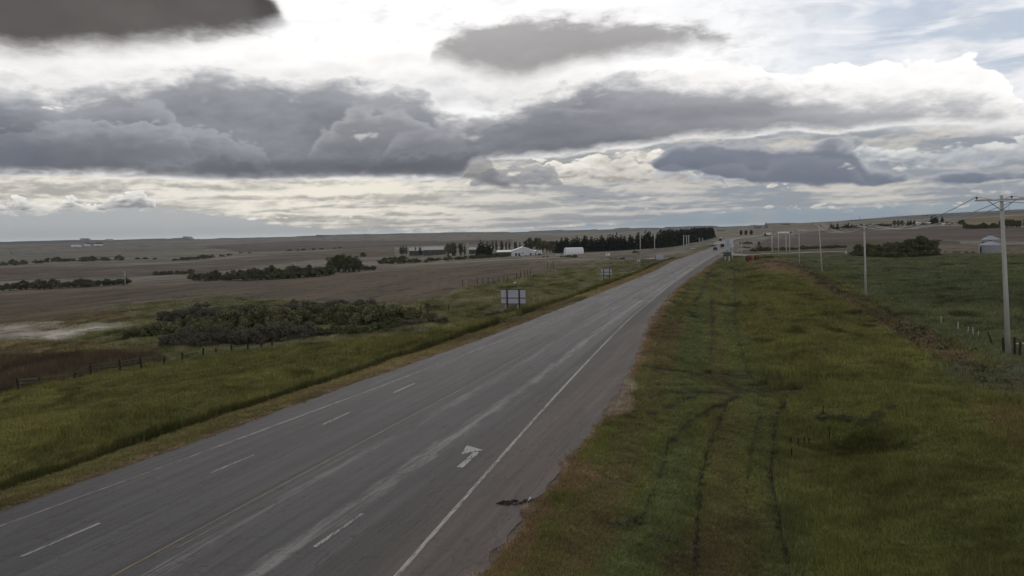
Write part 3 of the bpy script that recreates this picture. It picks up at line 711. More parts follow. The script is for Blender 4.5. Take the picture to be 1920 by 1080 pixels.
def dup(root, loc, rz=0., sc_=(1, 1, 1), label=None, group=None):
    r = root.copy(); COL.objects.link(r); r.location = loc; r.rotation_euler = (0, 0, rz); r.scale = sc_
    if label: r['label'] = label
    if group: r['group'] = group
    for ch in list(root.children):
        c = ch.copy(); COL.objects.link(c); c.parent = r
        for g in ch.children:
            d = g.copy(); COL.objects.link(d); d.parent = c
    return r

# ------------------------------------------------------------------ vegetation
def leafmat(name, c1, c2, c3=None):
    m, T, b = newmat(name)
    at = T.node('ShaderNodeVertexColor', layer_name='Col'); sp = T.node('ShaderNodeSeparateColor'); T.put(sp.inputs[0], at.outputs[0])
    oi = T.node('ShaderNodeObjectInfo')
    t = S(T, sp.outputs[0]); c = T.mix(t, lin(c1), lin(c2))
    if c3: c = T.mix(T.sstep(S(T, sp.outputs[1]), .75, 1.), c, lin(c3))
    k = S(T, oi.outputs['Random'])*.3+.85
    c = T.mix(1., c, T.vec(k, k, k), 'MULTIPLY')
    T.put(b.inputs['Base Color'], c); b.inputs['Roughness'].default_value = .75; b.inputs['Specular IOR Level'].default_value = .15
    return m
M_SPRUCE = leafmat('spruce_needles', (50, 60, 52), (76, 84, 70))
M_POP = leafmat('poplar_leaves', (58, 64, 54), (80, 86, 68))
M_WILLOW = leafmat('willow_leaves', (96, 96, 76), (142, 142, 102), (140, 130, 100))
M_REDW = leafmat('bare_twigs', (94, 90, 78), (126, 122, 104))
M_BUSH = leafmat('bush_leaves', (80, 84, 62), (120, 124, 88), (120, 112, 86))
M_BARK = simple('bark', lin((96, 84, 72)), .9, var=.3, scale=2.)
def leaves(pts, nrm, size, aspect=1.6, flat=.5):
    n = len(pts)
    a = RNG.normal(size=(n, 3)); a += nrm*flat; a /= np.linalg.norm(a, axis=1, keepdims=True)
    t = RNG.normal(size=(n, 3)); t -= a*(t*a).sum(1, keepdims=True); t /= np.linalg.norm(t, axis=1, keepdims=True)
    b = np.cross(a, t); s = size*(.6+.8*RNG.random((n, 1)))
    t = t*s*aspect/2; b = b*s/2
    V = np.stack([pts-t-b*.3, pts-b*.9+t*.1, pts+t, pts+b*.9+t*.1], 1).reshape(-1, 3)
    F = np.arange(4*n).reshape(-1, 4)
    return V, F
def crown(name, blobs, n, size, mat, shell=.55, flat=.6):
    w = np.array([b[3]*b[4]*b[5] for b in blobs])**.67; w /= w.sum()
    idx = RNG.choice(len(blobs), n, p=w); B = np.array(blobs)[idx]
    d = RNG.normal(size=(n, 3)); d /= np.linalg.norm(d, axis=1, keepdims=True)
    rad = shell+(1-shell)*RNG.random((n, 1))**.7
    rad *= 1+.18*RNG.normal(size=(n, 1))*.6
    p = B[:, :3]+d*rad*B[:, 3:6]
    p[:, 2] = np.maximum(p[:, 2], .03)
    V, F = leaves(p, d, size, flat=flat)
    me = mesh_np(name, V, F, [mat])
    tone = np.clip(RNG.random(n)*.7+RNG.random(len(blobs))[idx]*.4, 0, 1); g = RNG.random(n)
    C = np.repeat(np.stack([tone, g, g], -1), 4, 0); colattr(me, C)
    return me
def stems(mb, h, r, k, spread, rad):
    for i in range(k):
        t = random.random()*6.28; e = (math.cos(t)*spread*random.uniform(.4, 1), math.sin(t)*spread*random.uniform(.4, 1), h*random.uniform(.6, .95))
        mb.tube([(e[0]*.1, e[1]*.1, -.2), (e[0]*.45, e[1]*.45, e[2]*.5), e], [rad, rad*.7, rad*.25], 5)
    return mb
PROTO = {}
def proto(kind, var, trunk, crn, label, cat, tm=M_BARK, cname='crown', tname='trunk'):
    o = thing(kind, label, cat, (0, 0, -500))
    link(tname, trunk, o); link(cname, crn, o)
    PROTO.setdefault(var, []).append([o, False])
def use(var, p, s, sz=None, label=None, group=None, i=None):
    L = PROTO[var]; e = L[random.randrange(len(L)) if i is None else i]
    rz = random.random()*6.28; scl = (s, s, s if sz is None else sz)
    loc = (p[0], p[1], p[2]-.02)
    if not e[1]:
        o = e[0]; o.location = loc; o.rotation_euler = (0, 0, rz); o.scale = scl; e[1] = True
        if label: o['label'] = label
        if group: o['group'] = group
        return o
    return dup(e[0], loc, rz, scl, label, group)
# unit-height (1 m) prototypes, scaled when placed
def make_protos():
    for v in range(4):       # spruce
        blobs = []
        for k in range(13):
            t = k/12.; r = .20*(1-t)**.85+.012
            for q in range(max(1, int(6*(1-t))+1)):
                a = random.random()*6.28; blobs.append((math.cos(a)*r*.62, math.sin(a)*r*.62, .05+t*.93+random.uniform(-.02, .02), r*.55+.01, r*.55+.01, .045))
        crn = crown('crown', blobs, 1100, .055, M_SPRUCE, .3, .2)
        proto('spruce_tree', 'spruce', MB().tube([(0, 0, -.05), (0, 0, .95)], [.018, .003], 6).mesh('trunk', M_BARK), crn, 'spruce', 'tree')
    for v in range(3):       # columnar poplar
        blobs = [(random.uniform(-.03, .03), random.uniform(-.03, .03), .12+.83*k/11, .095*math.sin(PI*(.14+.82*k/11))+.02, .095*math.sin(PI*(.14+.82*k/11))+.02, .07) for k in range(12)]
        proto('poplar_tree', 'poplar', MB().tube([(0, 0, -.05), (0, 0, .9)], [.016, .004], 6).mesh('trunk', M_BARK), crown('crown', blobs, 600, .035, M_POP, .4, .3), 'poplar', 'tree')
    for v in range(4):       # broad deciduous tree
        blobs = []
        for k in range(16):
            a = random.random()*6.28; q = random.random(); z = random.uniform(.25, .85); w = .36*math.sin(PI*min(1, (z)*.95+.12))
            blobs.append((math.cos(a)*w*q, math.sin(a)*w*q, z, random.uniform(.11, .2), random.uniform(.11, .2), random.uniform(.09, .16)))
        tr = stems(MB().tube([(0, 0, -.05), (0, 0, .5)], [.03, .018], 7), .75, 1, 5, .3, .015).mesh('trunk', M_BARK)
        proto('broadleaf_tree', 'broad', tr, crown('crown', blobs, 2600, .036, M_BUSH, .45, .5), 'tree', 'tree')
    for (nm, mt, lf, N) in (('willow', M_WILLOW, .05, 4200), ('twiggy', M_REDW, .04, 4600), ('bush', M_BUSH, .06, 2000)):
        for v in range(4):
            blobs = []
            for k in range(18):
                a = random.random()*6.28; q = math.sqrt(random.random()); z = random.uniform(.2, .8)*(1-.4*q*q)
                blobs.append((math.cos(a)*q*.6, math.sin(a)*q*.6, z, random.uniform(.14, .24), random.uniform(.14, .24), random.uniform(.12, .2)))
            st = stems(MB(), .8, 1, 9, .6, .012).mesh('stems', M_BARK)
            proto('shrub', nm, st, crown('foliage', blobs, N, lf, mt, .35, .4), 'shrub', 'shrub', cname='foliage', tname='stems')
make_protos()

def cluster(var, x0, x1, ybase, hpx, n, label, group, ytop=None, depth=6., sq=1., jit=.35):
    """n plants whose bases run along a pixel span on the real ground, some metres deep"""
    for k in range(n):
        t = (k+random.uniform(.1, .9))/n; x = x0+(x1-x0)*t
        yb = ybase(x) if callable(ybase) else ybase; hh = hpx(x) if callable(hpx) else hpx
        p, m = P(x, yb); d = Vector((p.x, p.y, 0)).normalized(); q = p+d*random.uniform(0, depth); q.z = Z(q.x, q.y)
        h = hh*m*random.uniform(1-jit, 1.05)
        use(var, q, h*sq, h, label, group)
def lerp(*pts):
    xs = [p[0] for p in pts]; ys = [p[1] for p in pts]
    return lambda x: float(np.interp(x, xs, ys))

# spruce shelterbelt beside the highway
def shelterbelt():
    base = [P(*q)[0] for q in [(1046, 474.5), (1098, 472.5), (1178, 468.5), (1240, 464.5), (1290, 456), (1318, 449.5), (1337, 445)]]
    g = 'dark spruces of the long shelterbelt left of the highway'
    L = [0]
    for a, b_ in zip(base, base[1:]): L.append(L[-1]+(b_-a).length)
    tot = L[-1]; n = 118
    for row in range(3):
        for k in range(n):
            s = tot*(k+.5*row+random.uniform(-.25, .25))/n; s = min(max(s, 0), tot)
            x = np.interp(s, L, [b_.x for b_ in base]); y = np.interp(s, L, [b_.y for b_ in base])
            d = Vector((x, y, 0)).normalized(); o_ = (0, 4, 9)[row]; x += d.x*o_ - d.y*random.uniform(-1, 1); y += d.y*o_
            f = s/tot; h = (10.6, 11.8, 12.)[row]*random.uniform(.88, 1.06)*(1-.12*ss(f, .75, 1.))
            if f < .2: h *= random.uniform(.8, 1.02)
            if row == 1: use('poplar', (x, y, Z(x, y)), h*1.5, h*.97, 'slim dark poplar mixed into the long shelterbelt left of the highway', 'dark poplars inside the long shelterbelt')
            else: use('spruce', (x, y, Z(x, y)), h*1.45, h, 'dark spruce in the long dense shelterbelt left of the highway', g)
    p, m = P(1306, 452); use('spruce', p, 25*m*.8, 29*m, 'tallest spruce poking above the far end of the shelterbelt')
shelterbelt()
# near thicket left of the highway
TG = 'willow shrubs of the thicket beyond the left fence'
TL = 'grey green willow shrub in the big thicket beyond the left fence'
cluster('willow', 245, 800, lerp((245, 640), (350, 628), (560, 615), (740, 612), (820, 600)), lerp((245, 30), (420, 48), (600, 48), (760, 46), (820, 26)), 40, TL, TG, depth=9, sq=1.15)
cluster('twiggy', 300, 700, lerp((300, 606), (700, 588)), 38, 24, 'dull brown leafless shrub at the back of the left thicket', 'brown shrubs at the back of the left thicket', depth=8, sq=1.2)
cluster('twiggy', 320, 565, lerp((320, 652), (450, 650), (565, 640)), 50, 20, 'dark brown twiggy shrub at the front of the left thicket', 'brown shrubs at the front of the left thicket', depth=3, sq=1.0)
cluster('bush', 570, 745, lerp((570, 635), (745, 622)), 24, 18, 'low leafy green shrub at the right front of the left thicket', 'low green shrubs of the left thicket', depth=3, sq=1.4)
cluster('twiggy', 730, 830, lerp((730, 618), (830, 608)), 18, 8, 'low dark scrub at the road end of the left thicket', 'low scrub at the end of the left thicket', depth=3, sq=1.4)
cluster('bush', 795, 822, 582, 16, 2, 'small dark shrub standing behind the end of the left thicket', 'small shrubs behind the left thicket')
# mid distance bush lines on the left
cluster('bush', 360, 620, lerp((360, 527), (500, 525), (620, 517)), lerp((360, 18), (460, 28), (620, 34)), 30, 'dark bush in the row beyond the brown left field', 'dark bushes beyond the brown left field', depth=12, sq=1.0)
cluster('broad', 616, 676, 510, lerp((616, 30), (640, 36), (676, 28)), 10, 'rounded dark tree rising from the bush row left of the highway', 'rounded trees of the left bush row', depth=10, sq=1.1, jit=.12)
cluster('bush', 672, 700, 507, 13, 4, 'small bush at the right end of the left bush row', 'small bushes ending the left bush row', depth=6)
cluster('bush', 283, 362, lerp((283, 517), (362, 514)), 11, 7, 'small bush left of the pale field corner', 'small bushes left of the pale field corner', depth=10, sq=1.2)
cluster('bush', 2, 238, lerp((0, 546), (120, 541), (238, 534)), 21, 18, 'low dark bush in the belt above the brown field at far left', 'low dark bushes at the far left', depth=14, sq=1.2)
cluster('bush', 0, 228, lerp((0, 500), (100, 492), (228, 489)), 11, 16, 'distant bush in the wooded belt at the far left', 'distant bushes at the far left', depth=40, sq=1.5)
cluster('bush', 256, 294, 487, 6, 3, 'distant bush of the short pair of clumps on the far left slope', 'distant clump bushes on the far left slope', depth=10, sq=1.4)
cluster('bush', 322, 432, lerp((322, 490), (360, 488), (432, 480)), 9, 9, 'distant bush in the dark clump above the left field', 'distant bushes above the left field', depth=20, sq=1.4)
cluster('bush', 448, 470, 475, 3, 2, 'tiny far bush on the left slope', 'tiny far bushes on the left slope', sq=2)
cluster('bush', 530, 650, lerp((530, 472), (650, 465)), 4, 7, 'far bush in the thin line on the left hillside', 'thin line of far bushes', depth=10, sq=1.8)
for x, y, h, l in ((681, 482, 10, 'lone round bush in the open field left of the farm'), (669, 483, 5, 'very small bush beside the lone round bush')):
    p, m = P(x, y); use('bush', p, h*m, h*m, l)
# farm windbreaks and hedge
cluster('bush', 712, 800, lerp((712, 496), (800, 493)), lerp((712, 15), (760, 16), (800, 10)), 9, 'low hedge bush in front of the long barn', 'hedge bushes in front of the long barn', depth=12, sq=1.2)
cluster('bush', 800, 955, lerp((800, 491), (955, 482)), 11, 16, 'low hedge bush between the long barn and the white hall', 'hedge bushes by the farm', depth=6, sq=1.3)
cluster('bush', 715, 760, 488, 11, 4, 'round bush behind the left end of the farm hedge', 'round bushes behind the farm hedge', depth=6, sq=1.2)
cluster('poplar', 748, 764, 478, 17, 4, 'narrow poplar at the left end of the long barn', 'poplars at the left end of the long barn', depth=4, sq=1.4, jit=.15)
cluster('poplar', 776, 794, 479, 19, 3, 'narrow poplar standing in front of the long barn', 'poplars in front of the long barn', depth=1, sq=1.0, jit=.25)
cluster('broad', 838, 866, 480, 26, 4, 'tall dark tree at the right end of the long barn', 'tall trees at the right end of the long barn', depth=5, sq=.9, jit=.1)
cluster('poplar', 871, 874, 479, 22, 1, 'slender dark poplar right of the tall tree clump', None)
cluster('spruce', 896, 920, 479, 28, 7, 'tall dark spruce of the clump left of the white hall', 'spruces left of the white hall', depth=8, sq=1.2, jit=.2)
cluster('poplar', 921, 980, lerp((921, 473), (980, 467)), lerp((921, 24), (980, 14)), 9, 'slim poplar of the spaced row behind the white hall', 'spaced poplars behind the white hall', depth=1, sq=1.1, jit=.1)
cluster('broad', 982, 1046, lerp((982, 470), (1046, 474)), lerp((982, 20), (1000, 28), (1046, 24)), 10, 'dark leafy tree between the white hall and the spruces', 'leafy trees behind the white hall', depth=10, sq=.9, jit=.15)
cluster('bush', 1052, 1082, 483, 6, 6, 'low bush in front of the white arched shed', 'low bushes in front of the arched shed', depth=3, sq=1.4)
cluster('bush', 1183, 1200, 475, 6, 2, 'low dark bush beside the tall pole left of the highway', 'low dark bushes beside the tall pole', sq=1.6)
cluster('bush', 1160, 1172, 487, 5, 2, 'small dark bush below the small white sign', 'small dark bushes below the small white sign', sq=1.4)
cluster('bush', 1140, 1158, 486, 3, 3, 'tiny scrub plant below the small white sign', 'tiny scrub below the small white sign', sq=1.8)
cluster('bush', 975, 990, 481, 3, 2, 'small shrub before the white hall doors', 'small shrubs before the white hall', sq=1.6)
cluster('bush', 1018, 1030, 482, 3, 2, 'small shrub right of the white hall', 'small shrubs right of the white hall', sq=1.6)
# right side
GG = 'trees of the dark grove left of the grain bins'; GL = 'round dark tree in the dense grove left of the grain bins'
cluster('broad', 1600, 1755, lerp((1600, 480), (1680, 483), (1755, 477)), lerp((1600, 22), (1640, 28), (1700, 34), (1725, 40), (1760, 24)), 18, GL, GG, depth=9, sq=1.15, jit=.15)
cluster('bush', 1592, 1762, lerp((1592, 479), (1680, 484), (1762, 479)), 15, 16, 'leafy low shrub at the foot of the grove by the bins', 'low shrubs at the foot of the grove', depth=2, sq=1.3)
cluster('bush', 1455, 1585, lerp((1455, 470), (1585, 465)), 9, 16, 'scrub bush in the low line behind the gravel side road', 'scrub bushes behind the gravel side road', depth=8, sq=1.4)
cluster('bush', 1412, 1450, lerp((1412, 472), (1450, 470)), 10, 7, 'scrub bush beside the row of utility poles', 'scrub bushes beside the utility poles', depth=10, sq=1.3)
cluster('bush', 1388, 1408, 458, 6, 4, 'dark bush on the grass slope below the three dark tanks', 'dark bushes below the three tanks', depth=3, sq=1.5)
cluster('bush', 1389, 1408, 465, 4, 4, 'small bush just above the red reels', 'small bushes above the red reels', depth=3, sq=1.6)
p, m = P(1423, 463); use('broad', p, 9*m, 11*m, 'single round tree beside the curve of the highway')
cluster('bush', 1425, 1448, 484, 6, 4, 'dark low bush right of the red reels', 'dark low bushes right of the red reels', depth=2, sq=1.5)
cluster('spruce', 1556, 1572, 430, 14, 3, 'small spired spruce at the left end of the hilltop farm', 'spruces at the left end of the hilltop farm', depth=3, sq=1.2)
cluster('bush', 1553, 1575, 430, 5, 4, 'low bush at the left end of the hilltop farm', 'low bushes at the left end of the hilltop farm', sq=1.6)
cluster('bush', 1580, 1668, lerp((1580, 429), (1668, 424)), 8, 16, 'low orchard bush on the hilltop farm', 'low orchard bushes on the hilltop farm', depth=20, sq=1.7)
cluster('spruce', 1583, 1600, 428, 12, 3, 'spruce standing among the hilltop orchard bushes', 'spruces among the hilltop orchard bushes', sq=1.2)
cluster('broad', 1676, 1696, 424, 12, 3, 'leafy tree in the middle of the hilltop farm', 'leafy trees in the middle of the hilltop farm', sq=1.2, jit=.15)
cluster('spruce', 1700, 1718, 423, 13, 5, 'dark spruce left of the hilltop house', 'dark spruces left of the hilltop house', sq=1.2)
cluster('spruce', 1746, 1757, 420, 17, 3, 'tall dark spruce right of the hilltop house', 'tall dark spruces right of the hilltop house', sq=1.6, jit=.1)
cluster('spruce', 1764, 1769, 418, 13, 2, 'pair spruce on the hilltop right of the tall spruces', 'pair of hilltop spruces', sq=1.2, jit=.1)
cluster('bush', 1728, 1790, lerp((1728, 422), (1790, 420)), 5, 8, 'low bush around the hilltop house', 'low bushes around the hilltop house', sq=1.5)
cluster('broad', 1796, 1808, 422, 11, 2, 'round dark tree between hilltop house and bush belt', 'round dark trees on the hilltop', sq=1.5, jit=.1)
cluster('bush', 1810, 1870, lerp((1810, 429), (1870, 428)), 12, 11, 'brownish bush of the belt left of the power pole top', 'brownish bushes left of the power pole', depth=10, sq=1.3)
cluster('broad', 1875, 1925, 427, 17, 7, 'dark leafy tree of the belt right of the power pole', 'dark leafy trees right of the power pole', depth=10, sq=1.1, jit=.2)
cluster('bush', 1700, 1770, 452, 3, 8, 'dry low scrub in the dark field behind the grain bins', 'dry scrub behind the grain bins', depth=8, sq=2.2)
cluster('bush', 1690, 1835, 474, 3, 10, 'tiny scrub along the pasture edge left of the bins', 'tiny scrub along the pasture edge', depth=4, sq=2.)
cluster('bush', 1590, 1592, 475, 4, 1, 'tiny dark bush below the white gate post', None)
cluster('willow', 1150, 1195, 990, 20, 4, 'dark leafy weed clump in the mown grass near the road edge', 'dark weed clumps near the road edge', depth=.6, sq=1.3)
cluster('willow', 1242, 1272, 1018, 17, 3, 'dark grey green weed clump between the two mown wheel tracks', 'dark weed clumps between the wheel tracks', depth=.5, sq=1.2)
cluster('willow', 1448, 1482, 594, 8, 3, 'lone dark weed clump on the right verge far from the road', 'dark weed clump on the far right verge', depth=.5, sq=1.6)
cluster('bush', 1545, 1680, lerp((1545, 790), (1620, 808), (1680, 790)), 20, 7, 'low dark scrub in the grassy hollow at right', 'low scrub in the grassy hollow', depth=2.5, sq=1.5)
cluster('bush', 905, 1010, lerp((905, 596), (1010, 580)), 9, 9, 'low leafy weed clump at the foot of the big guide sign', 'weed clumps by the big guide sign', depth=2, sq=1.6)
# far treelets on skyline (each lone clump)
for x, y, h in ((160, 450, 4), (205, 450, 2.5), (352, 446, 3.5), (600, 443, 3), (690, 441, 2.5), (1352, 433, 2), (1420, 427, 3), (1474, 422, 2.5), (1600, 414, 2), (1735, 405, 2)):
    for k in range(3):
        p, m = P(x+k*5-5, y); use('bush', p, h*m*1.8, h*m, 'tiny far tree clump on the skyline', 'tiny far tree clumps on the skyline')
cluster('bush', 160, 190, 458, 4, 5, 'far tree behind the pale buildings on the left hillside', 'far trees behind the pale hillside buildings', sq=1.6)
p, m = P(21, 476); use('spruce', p, 4*m, 6*m, 'tiny lone dark tree at the far left edge')
for L_ in PROTO.values():
    for e in L_:
        if not e[1]:
            for ch in list(e[0].children): bpy.data.objects.remove(ch)
            bpy.data.objects.remove(e[0])

def merge_far_scrub(limit=290):
    sh = [o for o in COL.objects if o.name.startswith('shrub') and o.parent is None]
    sh.sort(key=lambda o: -o.scale.z/o.location.length)
    rest = sh[limit:]; V = []; C = []
    for o in rest:
        f = [c for c in o.children if c.name.startswith('foliage')][0].data
        n = len(f.vertices)//4; co = np.empty(n*12, np.float32); f.vertices.foreach_get('co', co); co = co.reshape(n, 4, 3)
        cc = np.empty(n*16, np.float32); f.color_attributes['Col'].data.foreach_get('color', cc); cc = cc.reshape(n, 4, 4)[:, :, :3]
        idx = RNG.choice(n, 260, replace=False); q = co[idx]; m = q.mean(1, keepdims=True); q = m+(q-m)*2.4
        q = q*np.array(o.scale)[None, None, :]+np.array(o.location)[None, None, :]
        V.append(q.reshape(-1, 3)); C.append(cc[idx].reshape(-1, 3))
        for c in list(o.children): bpy.data.objects.remove(c)
        bpy.data.objects.remove(o)
    if V:
        V = np.concatenate(V); me = mesh_np('far_scrub', V, np.arange(len(V)).reshape(-1, 4), [M_BUSH]); colattr(me, np.concatenate(C))
        o = link('far_scrub', me, kind='stuff'); o['label'] = 'tiny far scrub scattered over the distant fields and hillsides'; o['category'] = 'scrub'
merge_far_scrub()
# ------------------------------------------------------------------ structures and objects
M_WOOD = simple('weathered_wood', lin((196, 193, 186)), .9, var=.2, scale=1.5, stretch=(3, 3, .3))
M_POST = simple('fence_wood', lin((62, 56, 50)), .95, var=.25, scale=4)
M_GLASSY = simple('insulator_porcelain', lin((90, 92, 96)), .3, var=.05, spec=.5)
M_WIRE = simple('wire_metal', lin((140, 142, 144)), .5, .2, var=.05)
M_GALV = simple('galvanised_steel', lin((160, 163, 168)), .5, .15, var=.12, scale=1.2, stretch=(1, 1, .2))
M_GALVD = simple('bin_roof_steel', lin((196, 198, 202)), .5, .1, var=.1, scale=1.)
M_SIGNB = simple('sign_back_aluminium', lin((190, 190, 198)), .5, .0, var=.08, scale=1.)
M_DARKM = simple('dark_steel', lin((66, 68, 74)), .6, .3, var=.1)
M_WHITE = simple('white_cladding', lin((222, 224, 226)), .6, var=.08, scale=.5)
M_WHITER = simple('white_roof', lin((240, 241, 243)), .5, var=.06, scale=.5)
M_GREYW = simple('grey_wall', lin((96, 90, 84)), .8, var=.15, scale=.5)
M_ROOFG = simple('grey_metal_roof', lin((165, 166, 170)), .5, .1, var=.1, scale=.3)
M_DOOR = simple('dark_door', lin((70, 74, 80)), .6, var=.1)
M_GLASS = simple('window_glass', lin((50, 56, 64)), .2, var=.05, spec=.6)
M_TANK = simple('rusty_tank', lin((62, 46, 40)), .8, var=.2, scale=1)
M_RED = simple('red_plastic', lin((126, 74, 68)), .6, var=.12, scale=2)
M_BLACK = simple('black_rubber', lin((40, 40, 42)), .7, var=.2)
M_CARD = simple('dark_car_paint', lin((40, 44, 54)), .25, .3, var=.05, spec=.5)
M_CARG = simple('grey_car_paint', lin((66, 68, 74)), .25, .3, var=.05, spec=.5)
M_CARW = simple('white_truck_paint', lin((215, 215, 215)), .4, var=.05)
M_HAY = simple('hay', lin((128, 120, 98)), .95, var=.3, scale=3, bump=.05)
M_GREEN = simple('green_sign_face', lin((78, 92, 88)), .5, var=.06)
M_ELEV = simple('elevator_wall', lin((120, 120, 122)), .8, var=.05, scale=.05)
M_STRAW = simple('pale_post', lin((170, 164, 150)), .8, var=.1)
M_LAMP = simple('lamp_glass', lin((220, 220, 210)), .3)

# power poles along the pasture fence
POLES = [(1891.5, 665, 1877.5, 366, 3.6), (1623.5, 555, 1620.5, 420, 2.2), (1541.5, 510, 1535, 417, 2.), (1499, 495, 1498, 430, 1.8), (1480.5, 478, 1480.5, 437, 1.6), (1459.8, 481.5, 1459.5, 438, 1.6), (1474.5, 479, 1473.5, 439, 0), (1448.5, 481, 1447, 440, 0)]
PG = 'wooden utility poles receding on the right'
PLAB = ['tall wooden power pole at the right edge with wide crossarm and braces', 'wooden utility pole standing at the near pasture edge left of the hay bales',
        'slightly leaning dark utility pole before the scrub line', 'utility pole at the dirt bank, third from the big power pole', 'thin far utility pole on the right of the tight group of four',
        'second from left of the four far utility poles', 'third from left of the four far utility poles', 'leftmost of the four far utility poles right of the highway']
pole_tops = []
DIRL = Vector((.30, .954, 0)).normalized(); CROSS = Vector((DIRL.y, -DIRL.x, 0))
ROTC = math.atan2(CROSS.y, CROSS.x)
for i, (bx, by, tx, ty, arm) in enumerate(POLES):
    p, m = P(bx, by); d = pxdir(tx, ty); s = p.y/d.y; top = Vector((d.x*s, d.y*s, CAMH+d.z*s))
    h = top.z-p.z; rel = top-p
    o = thing('utility_pole', PLAB[i], 'utility pole', tuple(p), 0., PG)
    R0 = .2 if i == 0 else .17
    R1 = .12 if i == 0 else .11
    k = max(1., m/.12*.8) if i > 0 else 1.
    MB().tube([(0, 0, -.5), tuple(rel*.5), tuple(rel)], [R0*k, (R0+R1)/2*k, R1*k], 10).build('pole_shaft', M_WOOD, o, True)
    att = []
    if arm:
        c = rel-Vector((0, 0, .35))
        a0 = c-CROSS*arm*.5; a1 = c+CROSS*arm*.5
        MB().box(tuple(c-DIRL*(R1*k+.06)), (arm, .11*k, .13*k), ROTC).build('crossarm', M_WOOD, o)
        if i < 2:
            for sg in (-1, 1):
                MB().tube([tuple(c+CROSS*sg*arm*.27-DIRL*(R1*k+.02)), tuple(c-Vector((0, 0, .8))-DIRL*(R1*k))], .025, 5).build('brace', M_DARKM, o)
        for off in (-.47, .18, .47):
            b_ = c+CROSS*arm*off-DIRL*(R1*k+.06)
            if i < 4: MB().tube([tuple(b_+Vector((0, 0, .06))), tuple(b_+Vector((0, 0, .13))), tuple(b_+Vector((0, 0, .15))), tuple(b_+Vector((0, 0, .26))), tuple(b_+Vector((0, 0, .3)))], [.025, .03, .08, .085, .04], 8).build('insulator', M_GLASSY, o, True)
            att.append(p+b_+Vector((0, 0, .28)))
        pole_tops.append(att)
first = pole_tops[0]
for w in range(3):
    mb = MB(); seq = [first[w]-DIRL*70+Vector((0, 0, .6))]+[pt[w] for pt in pole_tops]
    for a, b_ in zip(seq, seq[1:]):
        L_ = (b_-a).length; sag = .022*L_
        pts = [a.lerp(b_, t)-Vector((0, 0, 4*sag*t*(1-t))) for t in np.linspace(0, 1, 14)]
        mb.tube([tuple(q) for q in pts], .03, 4)
    o = mb.build('power_wire', M_WIRE); o['label'] = ['left sagging wire strung along the row of utility poles', 'middle sagging wire strung along the row of utility poles', 'right sagging wire strung along the row of utility poles'][w]; o['category'] = 'wire'; o['group'] = 'overhead wires of the pole row'

# poles on the left side and around the intersection
LP = [(877.5, 488, 877, 455, 'utility pole rising before the farm between barn and white hall'), (1200.7, 480, 1200, 439, 'thick pole before the spruces, left of a thinner one'),
      (1227.5, 473, 1225.7, 438.5, 'pole before the spruces, right of the thick one'), (1282, 471, 1280.5, 441, 'leftmost of three close poles before the far spruces'),
      (1287.5, 469, 1286.5, 441.5, 'middle of three close poles before the far spruces'), (1291.5, 468, 1290.5, 441, 'rightmost of three close poles before the far spruces'),
      (1311.5, 456, 1311, 446, 'short far pole near the end of the spruces'), (1317.5, 455, 1317.2, 447, 'shortest far pole near the end of the spruces'),
      (552.8, 514, 552, 492, 'lone pole before the dark bush row left of the farm'), (235, 534.5, 233.5, 508, 'lone pole in the bushes at the far left'),
      (94, 494, 94, 486, 'tiny far pole in the leftmost wooded belt'), (1390.8, 478, 1390.5, 455, 'thin pole above the red reels')]
lproto = None
for (bx, by, tx, ty, lb) in LP:
    p, m = P(bx, by); h = (by-ty)*m; r = max(.17, m*.85)
    o = thing('utility_pole', lb, 'utility pole', tuple(p), 0., 'far utility poles')
    MB().tube([(0, 0, -.4), (0, 0, h)], [r, r*.75], 8).build('pole_shaft', M_WOOD, o, True)
    MB().box((0, -r*.9-.05, h*.95), (max(1.6, m*5), .12, .14), .3).build('crossarm', M_WOOD, o)

# road signs seen from behind
def back_sign(name, px0, px1, pt, pb, yb, label, posts=(.25, .75), frame=True, tabs=False, rz=.28, face=M_SIGNB, wd=.06):
    p, m = P((px0+px1)/2, yb); w = (px1-px0)*m/math.cos(rz)*.98; h0 = (yb-pb)*m; h1 = (yb-pt)*m
    o = thing(name, label, 'road sign', tuple(p), -rz)
    MB().box((0, .05, (h0+h1)/2), (w, .04, h1-h0), 0).build('sign_panel', face, o, bevel=.01)
    for t in posts: MB().box((w*(t-.5), -.03, h1/2-.2), (.10+wd, .09, h1+.4)).build('post', M_DARKM, o)
    if frame:
        for z in (h0+(h1-h0)*.04, h0+(h1-h0)*.42, h1-.03): MB().box((0, .0, z), (w*1.0, .05, .07+wd*.4)).build('rail', M_DARKM, o)
    if tabs:
        for t in posts:
            MB().box((w*(t-.5)-.12, .05, h0-.3), (.42, .03, .55)).build('post_marker', face, o)
    return o
back_sign('guide_sign', 939.5, 986, 542, 571, 583, 'big grey guide sign seen from behind beside the left ditch', (.25, .75), tabs=True, wd=.12)
back_sign('guide_sign', 1127.5, 1147, 503, 516.5, 531, 'smaller grey guide sign seen from behind farther along the left verge', (.25, .8))
back_sign('guide_sign', 1227.5, 1247, 477, 486.5, 489, 'pale guide sign near the left roadside, third from the camera', (.1, .9), frame=False)
back_sign('small_sign', 1195, 1200, 487, 491, 493.5, 'tiny pale sign on the left verge below the thick pole', (.5,), frame=False, face=M_WHITE)
back_sign('small_sign', 1136, 1143.5, 474.5, 480, 484, 'small white sign by the frontage road right of the arched shed', (.5,), frame=False, face=M_WHITER)
back_sign('small_sign', 1294.5, 1304, 465, 467.2, 469, 'long low pale sign beside the three close poles', (.2, .8), frame=False, face=M_WHITE)
